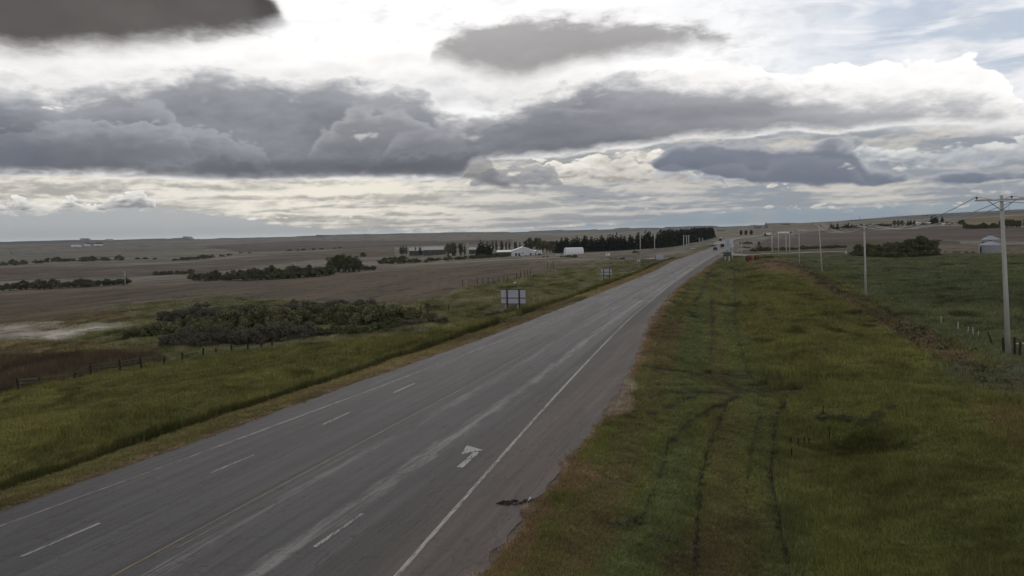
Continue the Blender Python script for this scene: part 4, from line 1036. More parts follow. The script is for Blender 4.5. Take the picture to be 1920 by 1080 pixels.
# green guide sign assembly at the intersection
p, m = P(1364, 489)
o = thing('intersection_sign', 'tall green and grey sign structure at the highway intersection', 'road sign', tuple(p), -.28)
hh = 42*m
for dx in (-.7, .55): MB().box((dx, 0, hh*.48), (.34, .2, hh)).build('post', M_SIGNB, o)
MB().box((0, -.16, hh*.3), (14*m, .06, 7*m)).build('sign_panel', M_GREEN, o)
MB().box((-.5, -.24, hh*.24), (10*m, .05, 4*m)).build('lower_panel', M_GREEN, o)
MB().box((.0, .14, hh*.75), (4.5*m, .05, 14*m)).build('upper_panel', M_SIGNB, o)
p, m = P(1373.5, 486)
o = thing('marker_post', 'tall thin post with three white marker plates by the intersection', 'road sign', tuple(p), -.28)
MB().tube([(0, 0, -.3), (0, 0, 31*m)], .12, 8).build('post', M_SIGNB, o)
for z in (29, 24, 12): MB().tube([(0, -.14, z*m-.01), (0, -.2, z*m)], 1.9*m, 12).build('marker_plate', M_WHITE, o) if z == 24 else MB().box((0, -.16, z*m), (3.4*m, .05, 3.4*m)).build('marker_plate', M_WHITE, o)

# fences
def fence_posts(pts, label, hpx=None, hm=1.15, group='fence posts', mat=M_POST, r=.07, lean=.06):
    out = []
    for (x, y, hp) in pts:
        p, m = P(x, y); h = (hp+3)*m*1.08 if hp else hm
        o = thing('fence_post', label, 'fence post', tuple(p), 0, group)
        o.rotation_euler = (random.uniform(-lean, lean), random.uniform(-lean, lean), 0)
        MB().tube([(0, 0, -.3), (0, 0, h*.97), (0, 0, h)], [r, r*.93, r*.6], 7).build('post_body', mat, o)
        out.append(p+Vector((0, 0, h*.85)))
    return out
A = fence_posts([(35, 736, 23), (74, 724, 13), (140, 713, 11), (171, 707, 22), (226, 698, 19), (265, 692, 20), (308, 685, 12), (342, 680, 15), (381, 671, 14), (405, 666, 9), (435, 662, 12), (465, 660, 11), (490, 655, 8), (511, 652, 7)],
                'dark wooden fence post along the left ditch below the thicket', group='fence posts along the left ditch', r=.11)
B_ = fence_posts([(x, y, 9) for x, y in ((790, 585), (842, 584), (868, 537), (895, 533), (905, 533), (915, 533), (925, 533), (935, 532), (945, 531), (952, 531))], 'thin fence post on the pasture corner behind the big guide sign', group='fence posts behind the big guide sign', r=.08)
C_ = fence_posts([(968, 524, 8), (976, 521, 8), (984, 520, 9), (990, 518, 8), (995, 518, 9), (1027, 503, 7), (1033, 503, 7), (1038, 504, 11)], 'thin far fence post on the knoll left of the highway', group='fence posts on the left knoll', r=.09)
D_ = fence_posts([(1765, 607, 10), (1796, 618, 11), (1815, 626, 9), (1825, 630, 12), (1834, 634, 9)], 'thin fence post at the pasture edge left of the tall power pole', group='fence posts left of the tall power pole', r=.05, mat=M_WOOD)
p, m = P(1864, 650); o = thing('fence_post', 'leaning dark fence post just left of the tall power pole', 'fence post', tuple(p)); MB().tube([(0, 0, -.2), (-12*m, 0, 28*m)], [.07, .06], 7).build('post_body', M_POST, o)
E__ = fence_posts([(1882, 662, 24), (1903, 668, 31), (1911, 672, 26)], 'stout fence post at the foot of the tall power pole', group='fence posts at the foot of the power pole', r=.10)
def fwire(name, pts, label, rad=.008, mat=M_WIRE):
    mb = MB()
    for dz in (0, -.35, -.65): mb.tube([tuple(q+Vector((0, 0, dz*1.0))) for q in pts], rad, 4)
    o = mb.build(name, mat); o['label'] = label; o['category'] = 'wire'
fwire('fence_wire', A, 'barbed wire strands on the dark fence posts below the left thicket', .012)
p, m = P(1903, 668)
o = thing('gate_rail', 'wooden rail running right from the post by the power pole', 'rail', tuple(p)); MB().tube([(0, -.1, 24*m), (3.2, 0, 24.5*m)], .06, 7).build('rail_bar', M_WOOD, o)
p, m = P(874.5, 540); o = thing('marker_post', 'thick pale marker post at the brown field corner', 'post', tuple(p)); MB().tube([(0, 0, -.2), (-.1, 0, 14*m), (-.1, 0, 15*m)], [.13, .13, .06], 8).build('post_body', M_STRAW, o)
p, m = P(809, 511); o = thing('marker_post', 'thin pale marker post in the brown left field', 'post', tuple(p)); MB().tube([(0, 0, -.2), (-.1, 0, 5*m)], [.2, .14], 8).build('post_body', M_STRAW, o)
p, m = P(1758, 643); o = thing('fallen_post', 'reddish broken post lying on the dirt bank at right', 'post', tuple(p)); MB().tube([(.3, 0, .05), (-.35, .6, .5), (-.5, 1., .9)], [.09, .085, .06], 7).build('post_body', simple('reddish_wood', lin((140, 96, 82)), .9), o)
p, m = P(1586, 476); o = thing('gate_post', 'short white post closing the end of the gravel side road', 'post', tuple(p)); MB().box((0, 0, 2.7*m), (2.*m, .25, 6*m)).build('post_body', M_WHITE, o, bevel=.03)
p, m = P(965, 532); o = thing('white_rock', 'small white rock at the fence corner behind the guide sign', 'rock', tuple(p))
mb = MB(); mb.tube([(-.35, 0, .0), (-.2, 0, .15), (.2, 0, .17), (.38, 0, .02)], [.05, .22, .2, .06], 8); mb.build('rock_body', M_WHITER, o, True)

# buildings
def gable(name, x0, x1, yb, heave, hridge, label, depth=12., wall=M_WHITE, roof=M_ROOFG, rz=.0, doors=(), wins=(), cat='building', over=.35, end=False):
    """end=False: eaves face the camera; end=True: the gable end faces it. heights in px"""
    p, m = P((x0+x1)/2, yb); w = (x1-x0)*m; he = heave*m; hr = hridge*m
    o = thing(name, label, cat, tuple(p), rz)
    if not end:
        MB().prism([(0, -1), (depth, -1), (depth, he), (depth/2, hr-.12), (0, he)], 'x', -w/2, w/2).build('wall', wall, o)
        t = .18; e = over; sl_ = (hr-he)/(depth/2)
        MB().prism([(-e, he-e*sl_), (depth/2, hr), (depth+e, he-e*sl_), (depth+e, he-e*sl_+t), (depth/2, hr+t), (-e, he-e*sl_+t)], 'x', -w/2-e, w/2+e).build('roof', roof, o)
    else:
        MB().prism([(-w/2, -1), (w/2, -1), (w/2, he), (0, hr-.12), (-w/2, he)], 'y', 0, depth).build('wall', wall, o)
        t = .2; e = over; sl_ = (hr-he)/(w/2)
        MB().prism([(-w/2-e, he-e*sl_), (0, hr), (w/2+e, he-e*sl_), (w/2+e, he-e*sl_+t), (0, hr+t), (-w/2-e, he-e*sl_+t)], 'y', -e, depth+e).build('roof', roof, o)
    for (t, wd, hd) in doors: MB().box((w*(t-.5), -.03, he*hd/2), (w*wd, .1, he*hd)).build('door', M_DOOR, o)
    for (t, wd, z0, z1) in wins: MB().box((w*(t-.5), -.03, he*(z0+z1)/2), (w*wd, .1, he*(z1-z0))).build('window', M_GLASS, o)
    return o
gable('long_barn', 767.5, 793, 479, 9, 14.5, 'grey roofed left section of the long low barn behind the hedge', 14, M_GREYW, M_ROOFG, doors=[(.5, .12, .7)], wins=[(.2, .08, .4, .7), (.8, .08, .4, .7)])
gable('long_barn', 794.5, 831.5, 478.5, 10, 15.5, 'long low barn with grey metal roof, the longer right section', 14, M_GREYW, M_ROOFG, doors=[(.3, .08, .7), (.7, .08, .7)], wins=[(.15, .06, .4, .7), (.5, .06, .4, .7), (.88, .06, .4, .7)])
gable('barn', 879.5, 893, 476, 8, 12, 'small grey roofed barn between the slender poplar and the spruces', 10, M_GREYW, M_ROOFG, doors=[(.5, .25, .7)])
gable('white_hall', 959.5, 1001, 479.5, 9, 16, 'large white gabled hall at the farm left of the spruces', 22, M_WHITE, M_WHITER, end=True, doors=[(.2, .1, .55), (.34, .09, .55), (.86, .08, .5)], wins=[(.5, .06, .4, .6)])
gable('annex', 932, 958, 478, 5.5, 8.5, 'low white roofed annex attached left of the white hall', 9, M_GREYW, M_WHITER, wins=[(.3, .1, .3, .7), (.6, .1, .3, .7)], doors=[(.85, .08, .8)])
gable('lean_to', 1001.5, 1005.8, 478.5, 8, 9, 'narrow white lean-to right of the white hall', 8, M_WHITE, M_WHITER, doors=[(.5, .4, .6)])
gable('hillside_house', 133, 151, 463, 2, 3.4, 'pale long house at left of the far hillside farm', 12, M_WHITE, M_WHITER, doors=[(.5, .06, .8)])
gable('hillside_house', 158, 168, 462, 2.6, 3.6, 'small pale middle shed of the far hillside farm', 12, M_WHITE, M_WHITER, doors=[(.5, .1, .8)])
gable('hillside_house', 175, 191, 461.5, 2, 3.2, 'pale shed at right of the far hillside farm', 12, M_WHITE, M_WHITER, doors=[(.5, .1, .8)])
gable('hilltop_house', 1719, 1729, 421.5, 2.6, 4.5, 'low white house among the hilltop trees', 10, M_WHITE, M_WHITER, doors=[(.5, .08, .7)], wins=[(.25, .1, .4, .7), (.75, .1, .4, .7)])
gable('hilltop_shed', 1740, 1746.5, 420.5, 2.4, 3.6, 'small pale shed left of the tall hilltop spruces', 8, M_WHITE, M_WHITER, doors=[(.5, .3, .7)])
gable('hilltop_shed', 1770, 1772.5, 422.5, 3, 4, 'tiny white shed right of the tall hilltop spruces', 6, M_WHITER, M_WHITER, doors=[(.5, .3, .7)])
gable('hilltop_shed', 1778, 1784, 422, 2.2, 3, 'tiny tan shed before the round hilltop trees', 6, M_STRAW, M_ROOFG, doors=[(.5, .3, .7)])
# white arched shed
def quonset():
    p, m = P(1078.5, 476.5); L_ = 33*m; W_ = 10.; H_ = 12.2*m
    o = thing('arched_shed', 'white arched storage shed in front of the spruce belt', 'shed', tuple(p), .12)
    prof = [(W_/2-W_/2*math.cos(t)*(1 if abs(math.cos(t)) < .999 else 1), H_*(.25+.75*math.sin(t))) for t in np.linspace(0, PI, 17)]
    prof = [(0, -.5)]+prof+[(W_, -.5)]
    MB().prism(prof, 'x', -L_/2, L_/2).build('shell', M_WHITER, o)
    MB().prism([(a*.9+W_*.05, b_*.93) for a, b_ in prof], 'x', L_/2, L_/2+.08).build('end_wall', M_SIGNB, o)
    MB().box((L_/2+.12, W_/2, H_*.28), (.1, W_*.4, H_*.6)).build('door', M_DOOR, o)
    mb = MB()
    for k in range(9):
        x = -L_/2+L_*k/8
        for (a, b_), (c_, d_) in zip(prof[1:-1], prof[2:-1]): mb.tube([(x, a-.02*(1 if a < W_/2 else -1), b_+.03), (x, c_-.02*(1 if c_ < W_/2 else -1), d_+.03)], .05, 4)
    mb.build('ribs', M_WHITE, o)
quonset()
def trailer(x0, x1, yb, hpx, label, name='camper_trailer', wall=M_WHITER, dpt=2.5, under=M_DARKM):
    p, m = P((x0+x1)/2, yb); w = (x1-x0)*m; h = hpx*m
    o = thing(name, label, 'trailer', tuple(p), 0.)
    c = h*.25
    MB().prism([(-w/2, c), (w/2, c), (w/2, h*.85), (w/2-w*.06, h), (-w/2+w*.1, h), (-w/2, h*.7)], 'y', 0, dpt).build('body', wall, o)
    MB().box((0, dpt/2, c*.8), (w*.8, dpt*.6, c*.5)).build('chassis', under, o)
    for x in (-w*.18, w*.12): MB().tube([(x, -.05, c*.75), (x, .25, c*.75)], c*.8, 12).build('wheel', M_BLACK, o)
    MB().box((w*.15, -.02, h*.65), (w*.2, .06, h*.18)).build('window', M_GLASS, o)
    MB().box((-w*.18, -.02, h*.55), (w*.1, .06, h*.45)).build('door', M_DOOR, o)
trailer(1007.5, 1016.5, 478, 8, 'white box trailer parked right of the white hall')
trailer(1043, 1049, 480.5, 3, 'low pale trailer parked left of the arched shed', 'utility_trailer', M_WHITE)
# white vehicles by the bend
def semi(x0, x1, yb, hpx, label, cabside=-1):
    p, m = P((x0+x1)/2, yb); w = (x1-x0)*m; h = hpx*m
    o = thing('semi_truck', label, 'truck', tuple(p), 0)
    MB().box((0, 1.25, h*.66), (w, 2.5, h*.62)).build('trailer_box', M_WHITER, o, bevel=.08)
    MB().box((0, 1.25, h*.3), (w*.9, 1.2, h*.1)).build('chassis', M_DARKM, o)
    cx = cabside*(w/2+1.2)
    MB().prism([(cx-1.1, h*.16), (cx+1.1, h*.16), (cx+1.1, h*.8), (cx-.4, h*.8), (cx-1.1, h*.5)], 'y', .1, 2.4).build('cab', M_CARG, o, bevel=.05)
    MB().box((cx-.2, .07, h*.6), (.9, .06, h*.18)).build('window', M_GLASS, o)
    for x in (-w*.4, -w*.3, w*.3, w*.4, cx): MB().tube([(x, -.03, h*.13), (x, .35, h*.13)], h*.13, 12).build('wheel', M_BLACK, o)
semi(1436.5, 1446.5, 442.5, 6.2, 'white truck with dark underside on the bend, left of a longer one')
semi(1459.5, 1480, 439.5, 5.2, 'long white trailer truck on the bend behind the far poles', 1)
# three dark tanks
for (x, lb) in ((1389.5, 'leftmost of three dark upright tanks near the skyline'), (1398.7, 'middle of three dark upright tanks near the skyline'), (1408.7, 'rightmost of three dark upright tanks near the skyline')):
    p, m = P(x, 440.3-(x-1390)*.03); r = 2.5*m; h = 8.4*m
    o = thing('storage_tank', lb, 'tank', tuple(p), 0, 'three dark upright tanks')
    MB().tube([(0, 0, -.3), (0, 0, h*.93)], r, 18).build('shell', M_TANK, o)
    MB().tube([(0, 0, h*.93+.01), (0, 0, h), (0, 0, h+.3)], [r*1.03, r*.3, r*.1], 18).build('cap', M_DARKM, o)
    mb = MB()
    for s_ in (-.25, .25): mb.tube([(s_, -r-.15, 0), (s_, -r-.15, h)], .04, 5)
    for k in range(12): mb.tube([(-.25, -r-.15, h*k/12+.2), (.25, -r-.15, h*k/12+.2)], .03, 4)
    mb.build('ladder', M_DARKM, o)
# grain bins
def bin_(x0, x1, yb, yeave, yapex, label):
    p, m = P((x0+x1)/2, yb); r = (x1-x0)*m/2; he = (yb-yeave)*m; ha = (yb-yapex)*m
    p = p+Vector((p.x, p.y, 0)).normalized()*r; p.z = Z(p.x, p.y)
    k = (p.y)/(p.y-r); he *= k; ha *= k
    o = thing('grain_bin', label, 'grain bin', tuple(p), .3, 'two steel grain bins')
    rings = [(r, -.3)]
    for j in range(int(he/.16)):
        z = .16*j; rings += [(r, z), (r*1.006, z+.08)]
    rings += [(r, he)]
    MB().tube([(0, 0, z) for _, z in rings], [q for q, _ in rings], 28).build('wall', M_GALV, o)
    MB().tube([(0, 0, he), (0, 0, he+.06), (0, 0, ha-.25)], [r*1.05, r*1.05, r*.12], 14).build('roof', M_GALVD, o)
    MB().tube([(0, 0, ha-.25), (0, 0, ha), (0, 0, ha+.02)], [r*.13, r*.13, r*.05], 12).build('cap', M_DARKM, o)
    mb = MB()
    for k in range(14):
        a = 2*PI*k/14; mb.tube([(r*1.05*math.cos(a), r*1.05*math.sin(a), he+.09), (r*.13*math.cos(a), r*.13*math.sin(a), ha-.22)], .04, 4)
    mb.build('roof_ribs', M_GALV, o)
    a = -3.35
    MB().box((r*1.01*math.cos(a), r*1.01*math.sin(a), he*.42), (.12, .8, he*.7), a).build('door', M_DARKM, o)
bin_(1837.5, 1877.5, 475, 460, 451.5, 'nearer steel grain bin with a cone roof beside the power pole')
bin_(1841.5, 1873.5, 467, 450, 440.5, 'farther steel grain bin rising behind the nearer one')
# hay bales
for (x0, x1, yb, h, lb) in ((1635, 1652, 511, 11, 'pale square hay bale in the pasture, nearest of the left pair'), (1651, 1667, 500, 8, 'greyish hay bale behind the nearest one in the pasture'), (1817, 1833, 498, 11, 'weathered square hay bale alone in the pasture below the grain bins')):
    p, m = P((x0+x1)/2, yb); w = (x1-x0)*m
    o = thing('hay_bale', lb, 'hay bale', tuple(p), .12, 'hay bales in the right pasture')
    import bmesh
    b_ = MB().box((0, 0, h*m/2), (w, 1.4, h*m)); me = b_.mesh('bale_body', M_HAY, bevel=.12)
    link('bale_body', me, o)
    for t in (-.3, -.1, .1, .3): MB().box((w*t, 0, h*m/2), (.03, 1.43, h*m+.03)).build('twine', M_POST, o)
# red reels
for (x, yb, r, lb) in ((1404.3, 490.5, 6.0, 'larger red reel standing on edge on the verge'), (1419.5, 489, 5.2, 'smaller red reel standing right of the larger one')):
    p, m = P(x, yb); R_ = r*m
    o = thing('cable_reel', lb, 'reel', tuple(p+Vector((0, 0, R_))), .35, 'red reels')
    def disc(y0, y1, ro, ri, n=24):
        mb = MB(); b = 0
        for y in (y0, y1):
            for rad in (ro, ri):
                for k in range(n): a = 2*PI*k/n; mb.V.append((rad*math.cos(a), y, rad*math.sin(a)))
        for k in range(n):
            k2 = (k+1) % n
            mb.F += [[k, k2, n+k2, n+k], [2*n+k, 3*n+k, 3*n+k2, 2*n+k2], [k, 2*n+k, 2*n+k2, k2], [n+k, n+k2, 3*n+k2, 3*n+k]]
        return mb
    disc(-.55, -.45, R_, R_*.3).build('flange', M_RED, o); disc(.45, .55, R_, R_*.3).build('flange', M_RED, o)
    disc(-.45, .45, R_*.72, R_*.3).build('drum', M_BLACK, o)
# masts and elevator on the skyline
for (x, yb, yt, lb) in ((1611.5, 413, 404, 'thin radio mast on the skyline above the hilltop orchard'), (1891.5, 397, 387, 'thin radio mast on the skyline right of the power pole')):
    p, m = P(x, yb); o = thing('radio_mast', lb, 'mast', tuple(p)); h = (yb-yt)*m; r = m*.22
    mb = MB()
    for a in (0, 2.1, 4.2): mb.tube([(r*math.cos(a), r*math.sin(a), -1), (r*.6*math.cos(a), r*.6*math.sin(a), h)], m*.1, 4)
    for k in range(10): z = h*k/10; mb.tube([(r, 0, z), (-r*.5, r*.8, z+h*.05), (-r*.5, -r*.8, z+h*.1)], m*.05, 4)
    mb.build('lattice', M_DARKM, o)
p, m = P(1436.5, 427.5); w = 5.5*m
o = thing('grain_elevator', 'tall bluish grain elevator on the far skyline', 'grain elevator', tuple(p))
MB().box((0, 0, 2*m), (w, w, 6*m)).build('base_block', M_ELEV, o)
MB().prism([(-w*.4, 5*m), (w*.4, 5*m), (w*.26, 7*m), (-w*.26, 7*m)], 'y', -w*.4, w*.4).build('shoulder_roof', M_ELEV, o)
MB().box((0, 0, 8.5*m), (w*.46, w*.46, 3*m)).build('head_house', M_ELEV, o)
p, m = P(1421, 428.5)
o = thing('grain_store', 'low dark building on the skyline left of the elevator', 'building', tuple(p)); MB().prism([(-4.5*m, -m), (4.5*m, -m), (4.5*m, 1.6*m), (3*m, 2.2*m), (-3*m, 2.2*m), (-4.5*m, 1.6*m)], 'y', 0, 20).build('wall', M_ELEV, o)

# vehicles on the highway (driving along its direction)
def car(px, py, label, paint_, L_=4.6, W_=1.85, H_=1.5, suv=False, rz=None):
    p, m = P(px, py); d = Vector((.27, 1, 0)).normalized(); rz = math.atan2(d.y, d.x) if rz is None else rz
    o = thing('car', label, 'car', (p.x, p.y, Z(p.x, p.y)+.03), rz)
    h1 = H_*.56; c0 = .28
    side = [(-L_/2, c0), (L_/2, c0), (L_/2, h1*.72), (L_/2-.15, h1*.88), (L_*.22, h1), (-L_*.42, h1), (-L_/2, h1*.85)]
    MB().prism(side, 'y', -W_/2, W_/2).build('body', paint_, o, bevel=.06)
    rear = -L_*.46 if suv else -L_*.36
    MB().prism([(rear, h1+.003), (L_*.2, h1+.003), (L_*.06, H_), (rear+.25, H_)], 'y', -W_*.44, W_*.44).build('cabin', paint_, o, bevel=.05)
    for sx, xx in (('windshield', L_*.13), ('rear_window', rear+.1)): MB().box((xx, 0, (h1+H_)/2), (.1, W_*.74, (H_-h1)*.6)).build(sx, M_GLASS, o)
    for s_ in (-1, 1):
        MB().box((-L_*.1, s_*W_*.445, (h1+H_)/2), (L_*.34, .03, (H_-h1)*.6)).build('side_window', M_GLASS, o)
        for x in (-L_*.31, L_*.31): MB().tube([(x, s_*(W_/2-.2), .33), (x, s_*(W_/2+.02), .33)], .33, 14).build('wheel', M_BLACK, o)
        MB().box((L_/2, s_*W_*.36, h1*.68), (.06, .3, .14)).build('headlight', M_LAMP, o)
        MB().box((-L_/2, s_*W_*.4, h1*.72), (.06, .22, .16)).build('tail_light', M_RED, o)
    return o
car(1341, 469.3, 'dark low car, the nearest vehicle on the highway', M_CARD)
car(1354.5, 463.8, 'dark pickup sized vehicle in the right lane behind the intersection sign', M_CARD, 5.3, 2.0, 1.95, True)
p, m = P(1351, 452.8); d = Vector((.27, 1, 0)); 
o = thing('box_truck', 'pale truck farthest up the highway', 'truck', (p.x, p.y, p.z+.1), math.atan2(d.y, d.x))
MB().box((1.2, 0, 2.1), (6.5, 2.5, 2.6)).build('cargo_box', M_CARW, o, bevel=.05)
MB().prism([(-3.9, .5), (-2.1, .5), (-2.1, 2.5), (-3.4, 2.5), (-3.9, 1.5)], 'y', -1.1, 1.1).build('cab', M_CARG, o, bevel=.05)
MB().box((-3.72, 0, 2.), (.3, 1.8, .7)).build('windshield', M_GLASS, o)
for x in (-3., 2.6, 3.6):
    for s_ in (-1, 1): MB().tube([(x, s_*.85, .5), (x, s_*1.15, .5)], .5, 14).build('wheel', M_BLACK, o)

# torn debris on the right shoulder
def debris():
    p0 = Vector((*unproj0(972, 943), .03))
    o = thing('torn_debris', 'torn dark debris lying on the gravel shoulder beside the grass', 'debris', tuple(p0), .2)
    mb = MB()
    for k in range(26):
        x = random.uniform(-.7, .6); y = random.uniform(-.36, .36)*(1-abs(x)); a = random.uniform(-.5, .5)
        l = random.uniform(.12, .4)
        mb.tube([(x-l*math.cos(a)/2, y-l*math.sin(a)/2, .01), (x, y+random.uniform(-.03, .03), random.uniform(.015, .05)), (x+l*math.cos(a)/2, y+l*math.sin(a)/2, .015)], [.01, random.uniform(.02, .05), .012], 5)
    mb.build('dark_shreds', M_POST, o)
    MB().tube([(.36, -.05, .05), (.46, .0, .12), (.5, .05, .06)], [.02, .05, .02], 6).build('pale_scrap', M_WHITE, o)
debris()

# ------------------------------------------------------------------ grass (uncountable): tufts over the near verges
def tuft(name, n, h, spread, w, mat, lean=.5, head=0.):
    V = []; F = []; C = []
    for k in range(n):
        a = random.random()*6.28; r = spread*math.sqrt(random.random()); bx, by = r*math.cos(a), r*math.sin(a)
        ln = random.uniform(.1, lean); a2 = a+random.uniform(-1, 1); hh = h*random.uniform(.5, 1.)
        dx, dy = math.cos(a2)*ln*hh, math.sin(a2)*ln*hh; t = random.random()*6.28; wx, wy = math.cos(t)*w, math.sin(t)*w
        b = len(V); tn = random.random()
        V += [(bx-wx, by-wy, -.03), (bx+wx, by+wy, -.03), (bx+dx*.45+wx*.8, by+dy*.45+wy*.8, hh*.6), (bx+dx*.45-wx*.8, by+dy*.45-wy*.8, hh*.6), (bx+dx, by+dy, hh)]
        F += [(b, b+1, b+2, b+3), (b+3, b+2, b+4, b+4)]
        C += [(tn, 0, 0)]*4+[(tn, head, 0)]
    me = bpy.data.meshes.new(name); me.from_pydata(V, [], [f if f[2] != f[3] else f[:3] for f in F]); me.materials.append(mat)
    colattr(me, np.array(C)); 
    return me
def grassmat():
    m, T, b = newmat('grass_blades')
    at = T.node('ShaderNodeVertexColor', layer_name='Col'); sp = T.node('ShaderNodeSeparateColor'); T.put(sp.inputs[0], at.outputs[0])
    ins = T.node('ShaderNodeAttribute', attribute_type='INSTANCER', attribute_name='tint')
    k = S(T, sp.outputs[0])*1.7+.45
    c = T.mix(1., S(T, ins.outputs[0]), T.vec(k, k, k*.95), 'MULTIPLY')
    c = T.mix(S(T, sp.outputs[1])*.35, c, (.22, .16, .08))
    T.put(b.inputs['Base Color'], c); b.inputs['Roughness'].default_value = .8; b.inputs['Specular IOR Level'].default_value = .1
    return m
def build_grass():
    M = grassmat()
    protos = []
    for k in range(4):
        me = tuft('grass_tuft_mesh', 22, 1., .45, .016, M, .8, 1. if k % 2 else .2) if k < 3 else tuft('grass_tuft_mesh', 9, 1.7, .5, .013, M, .5, 1.)
        protos.append(me)
    N = 270000
    r = np.exp(RNG.uniform(math.log(21.5), math.log(330), N)); a = np.radians(RNG.uniform(-34, 34, N))
    x = r*np.sin(a); y = r*np.cos(a)
    yc = np.clip(y, -80, 600)
    dl = (XLP(yc)-x)*.965; dr = (x-XRP(yc))*.965
    n1 = fb(x/1.5, y/1.5, 3)
    keep = ((dl > .15+n1*.4) | (dr > .1+n1*.5))
    x, y, r, dl, dr, n1 = (q[keep] for q in (x, y, r, dl, dr, n1))
    z = zg(x, y); px, py = project(x, y, z)
    # leave out pond, brown stubble
    drop = np.zeros(len(x), bool)
    for col, poly, wob in COVER:
        if col in ((132, 124, 116), (142, 134, 127), (68, 60, 49), (80, 70, 60)): drop |= inpoly(px, py, poly)
    ap = np.hypot((px-1150)/34., (py-735)/42.); drop |= (ap < .9+n1*.3) & (RNG.random(len(x)) < .8)
    x, y, z, r, dl, dr, n1, px, py = (q[~drop] for q in (x, y, z, r, dl, dr, n1, px, py))
    h = (.27+.24*fb(x/2.2, y/2.2, 3))*(1-.25*ss(r, 150, 300))
    edge = np.interp(py, [500, 700, 760, 900, 1080], [1375, 1400, 1470, 1447, 1480])
    mown = (dr > 0) & (px < edge)
    h = np.where(mown, .13+.05*n1, h)
    h = np.where((dr > 0) & (dr < 1.4), .18+.08*n1, h)
    h = np.where((dl > 0) & (dl < 4.3+n1*.4), .11+.03*n1, h)
    h = np.where((dl > 4.3) & (dl < 6.), .50+.15*n1, h)
    reed = (px < 320) & (py > 664) & (py < 745) & inpoly(px, py, [(-300, 700), (0, 672), (200, 666), (290, 668), (312, 680), (220, 694), (0, 742), (-300, 800)])
    h = np.where(reed, .68, h)
    for pl, w in LINES:
        w = w*1.3; d = segdist(px, py, pl)+fb(x*2.+5, y*2., 2)*w*.6; h = np.where(d < w, 0., h)
        h = np.where((d >= w) & (d < w*2.), h*1.4, h)
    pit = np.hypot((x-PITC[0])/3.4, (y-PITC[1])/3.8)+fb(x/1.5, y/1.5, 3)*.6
    s = np.clip(h, np.where(h <= 0, .02, .07), 1.)*np.clip((r/45)**.35, .85, 1.6)*RNG.uniform(.75, 1.25, len(x))
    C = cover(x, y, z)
    g = fb(x/.8+9, y/.8, 2); g2 = fb(x/5.+3, y/5., 3)
    g3 = fb(x/14.+30, y/22., 3); C = C*(2.0+.7*g[:, None]+.8*g2[:, None]+.7*g3[:, None])
    straw = (RNG.random(len(x)) < .10+.15*np.clip(g2, 0, 1)); C[straw] = C[straw]*.5+np.array([.16, .115, .055])*.55
    grn = (RNG.random(len(x)) < .25); C[grn] *= np.array([.85, 1.03, .8])
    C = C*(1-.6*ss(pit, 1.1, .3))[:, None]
    lum = C.mean(1, keepdims=True); C = (C*.86+lum*.14)*np.array([.96, .85, .78])
    C[reed] *= .55
    wr = (dl > 4.2) & (dl < 5.3+n1*.5); C[wr] = C[wr]*.35+np.array([.012, .016, .007])  # shaded face of the uncut grass edge, painted into the tuft tint
    C = np.clip(C, .004, .5)
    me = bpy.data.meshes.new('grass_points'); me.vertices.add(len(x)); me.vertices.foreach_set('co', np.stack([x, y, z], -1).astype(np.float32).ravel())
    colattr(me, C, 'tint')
    wid = np.clip((r/35.)**.75, .8, 3.2)*.30
    wid = wid*RNG.uniform(.7, 1.3, len(x))
    sc3 = np.stack([wid, wid, s], -1).astype(np.float32)
    at = me.attributes.new('scl', 'FLOAT_VECTOR', 'POINT'); at.data.foreach_set('vector', sc3.ravel())
    at = me.attributes.new('rot', 'FLOAT_VECTOR', 'POINT'); rt = np.zeros((len(x), 3), np.float32); rt[:, 2] = RNG.uniform(0, 6.28, len(x)); at.data.foreach_set('vector', rt.ravel())
    o = link('grass', me, kind='stuff'); o['label'] = 'rough uncut and mown grass covering both verges beside the highway'; o['category'] = 'grass'
    ng = bpy.data.node_groups.new('grass_scatter', 'GeometryNodeTree')
    ng.interface.new_socket('Geometry', in_out='INPUT', socket_type='NodeSocketGeometry'); ng.interface.new_socket('Geometry', in_out='OUTPUT', socket_type='NodeSocketGeometry')
    gi = ng.nodes.new('NodeGroupInput'); go = ng.nodes.new('NodeGroupOutput')
    iop = ng.nodes.new('GeometryNodeInstanceOnPoints'); gtoi = ng.nodes.new('GeometryNodeGeometryToInstance')
    m2p = ng.nodes.new('GeometryNodeMeshToPoints')
    ng.links.new(gi.outputs[0], m2p.inputs[0]); ng.links.new(m2p.outputs[0], iop.inputs[0])
    # prototype meshes live in hidden-free data: use object info on a collection excluded from the scene
    pc = bpy.data.collections.new('grass_tufts')
    for k, pm in enumerate(protos):
        po = bpy.data.objects.new('grass_tuft', pm); pc.objects.link(po)
    ci = ng.nodes.new('GeometryNodeCollectionInfo'); ci.inputs[0].default_value = pc; ci.inputs['Separate Children'].default_value = True; ci.inputs['Reset Children'].default_value = True
    ng.links.new(ci.outputs[0], iop.inputs['Instance']); iop.inputs['Pick Instance'].default_value = True
    ri = ng.nodes.new('FunctionNodeRandomValue'); ri.data_type = 'INT'
    for s_ in ri.inputs:
        if s_.type == 'INT' and s_.name == 'Min': s_.default_value = 0
        if s_.type == 'INT' and s_.name == 'Max': s_.default_value = 3
    ro = [q for q in ri.outputs if q.type == 'INT'][0]; ng.links.new(ro, iop.inputs['Instance Index'])
    for nm, sk in (('scl', 'Scale'), ('rot', 'Rotation')):
        na = ng.nodes.new('GeometryNodeInputNamedAttribute'); na.data_type = 'FLOAT_VECTOR'; na.inputs[0].default_value = nm
        ng.links.new(na.outputs[0], iop.inputs[sk])
    ng.links.new(iop.outputs[0], go.inputs[0])
    md = o.modifiers.new('scatter', 'NODES'); md.node_group = ng
build_grass()

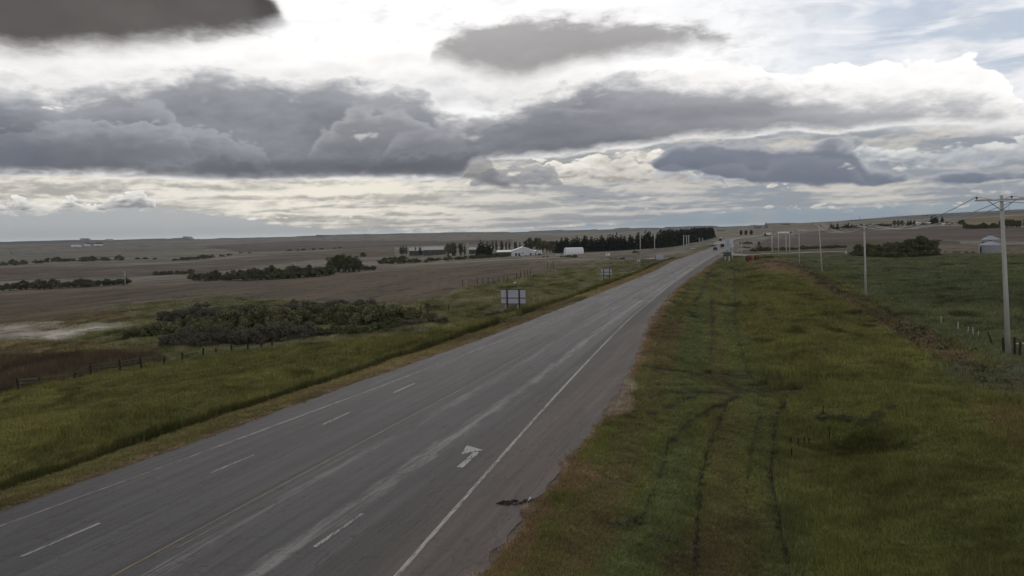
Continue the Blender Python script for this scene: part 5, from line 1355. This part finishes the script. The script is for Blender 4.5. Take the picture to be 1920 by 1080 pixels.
# dark dry weed stalks beside the hollow
for (x, y, h) in ((1483, 836, 9), (1497, 838, 11), (1508, 843, 20), (1517, 838, 10), (1555, 833, 29), (1543, 790, 24), (1484, 862, 14)):
    p, m = P(x, y); o = thing('dry_weed', 'dark dry weed stalk standing beside the grassy hollow at right', 'weed', tuple(p), random.random()*6, 'dry weed stalks beside the hollow')
    H_ = h*m+.2
    MB().tube([(0, 0, -.05), (.02, 0, H_*.5), (.0, .02, H_)], [.012, .01, .006], 5).build('stalk', M_POST, o)
    mb = MB(); 
    for k in range(9):
        z = H_*(.45+.06*k); a = random.random()*6.28; mb.tube([(0, 0, z-.03), (.03*math.cos(a), .03*math.sin(a), z+.03)], [.028, .02], 5)
    mb.build('seed_head', simple('dark_seed', lin((40, 34, 30)), .9) if 'dark_seed' not in bpy.data.materials else bpy.data.materials['dark_seed'], o)
for (x, y, h, w) in ((1465, 594, 9, 1.6), (1175, 985, 26, 1.2), (1255, 1012, 22, 1.2)):
    p, m = P(x, y); use_ = None
# rough weeds along the dirt bank that separates verge and pasture
def bank_weeds():
    q = [P(*a)[0] for a in [(1500, 500), (1530, 517), (1570, 540), (1620, 566), (1680, 602), (1740, 640), (1800, 676), (1850, 706), (1900, 735)]]
    V = []; F = []; C = []; b = 0
    for a, c_ in zip(q, q[1:]):
        L_ = (c_-a).length
        for k in range(int(L_*3.5)):
            t = random.random(); p = a.lerp(c_, t); w = random.gauss(0, 1.0); p = Vector((p.x+w, p.y+w*.3, 0)); zz = Z(p.x, p.y)
            n = 14; h = random.uniform(.12, .45)
            pts = RNG.normal(size=(n, 3))*np.array([.22, .22, h*.35])+np.array([p.x, p.y, zz+h*.5])
            v, f = leaves(pts, np.tile([0, 0, 1.], (n, 1)), .16, 2.2, .2)
            V.append(v); F.append(f+b); b += len(v); tn = random.random(); C.append(np.repeat(np.stack([np.clip(tn+RNG.normal(size=n)*.2, 0, 1)]*3, -1), 4, 0))
    me = mesh_np('bank_weeds', np.concatenate(V), np.concatenate(F), [leafmat('dry_weeds', (80, 80, 56), (116, 112, 82))]); colattr(me, np.concatenate(C))
    o = link('dry_weeds', me, kind='stuff'); o['label'] = 'rough dry brown weeds along the dirt bank beside the pasture'; o['category'] = 'weeds'
bank_weeds()
# ------------------------------------------------------------------ haze
HAZE = 3.2e-5
if HAZE:
    hz = MB().box((0, 0, 55), (26600, 26600, 210)).build('haze', None) if False else None
    mb = MB(); mb.box((0, 0, 45), (27000, 27000, 270))
    me = bpy.data.meshes.new('haze'); me.from_pydata(mb.V, [], mb.F)
    m = bpy.data.materials.new('haze_air'); m.use_nodes = True; m.node_tree.nodes.clear()
    T = NT(m.node_tree); o_ = T.node('ShaderNodeOutputMaterial'); pv = T.node('ShaderNodeVolumePrincipled')
    pv.inputs['Color'].default_value = (.80, .88, 1, 1); pv.inputs['Density'].default_value = HAZE; pv.inputs['Anisotropy'].default_value = .2
    m.node_tree.links.new(pv.outputs[0], o_.inputs['Volume'])
    me.materials.append(m)
    link('haze', me, kind='stuff', label='thin bluish haze softening the far prairie hills')
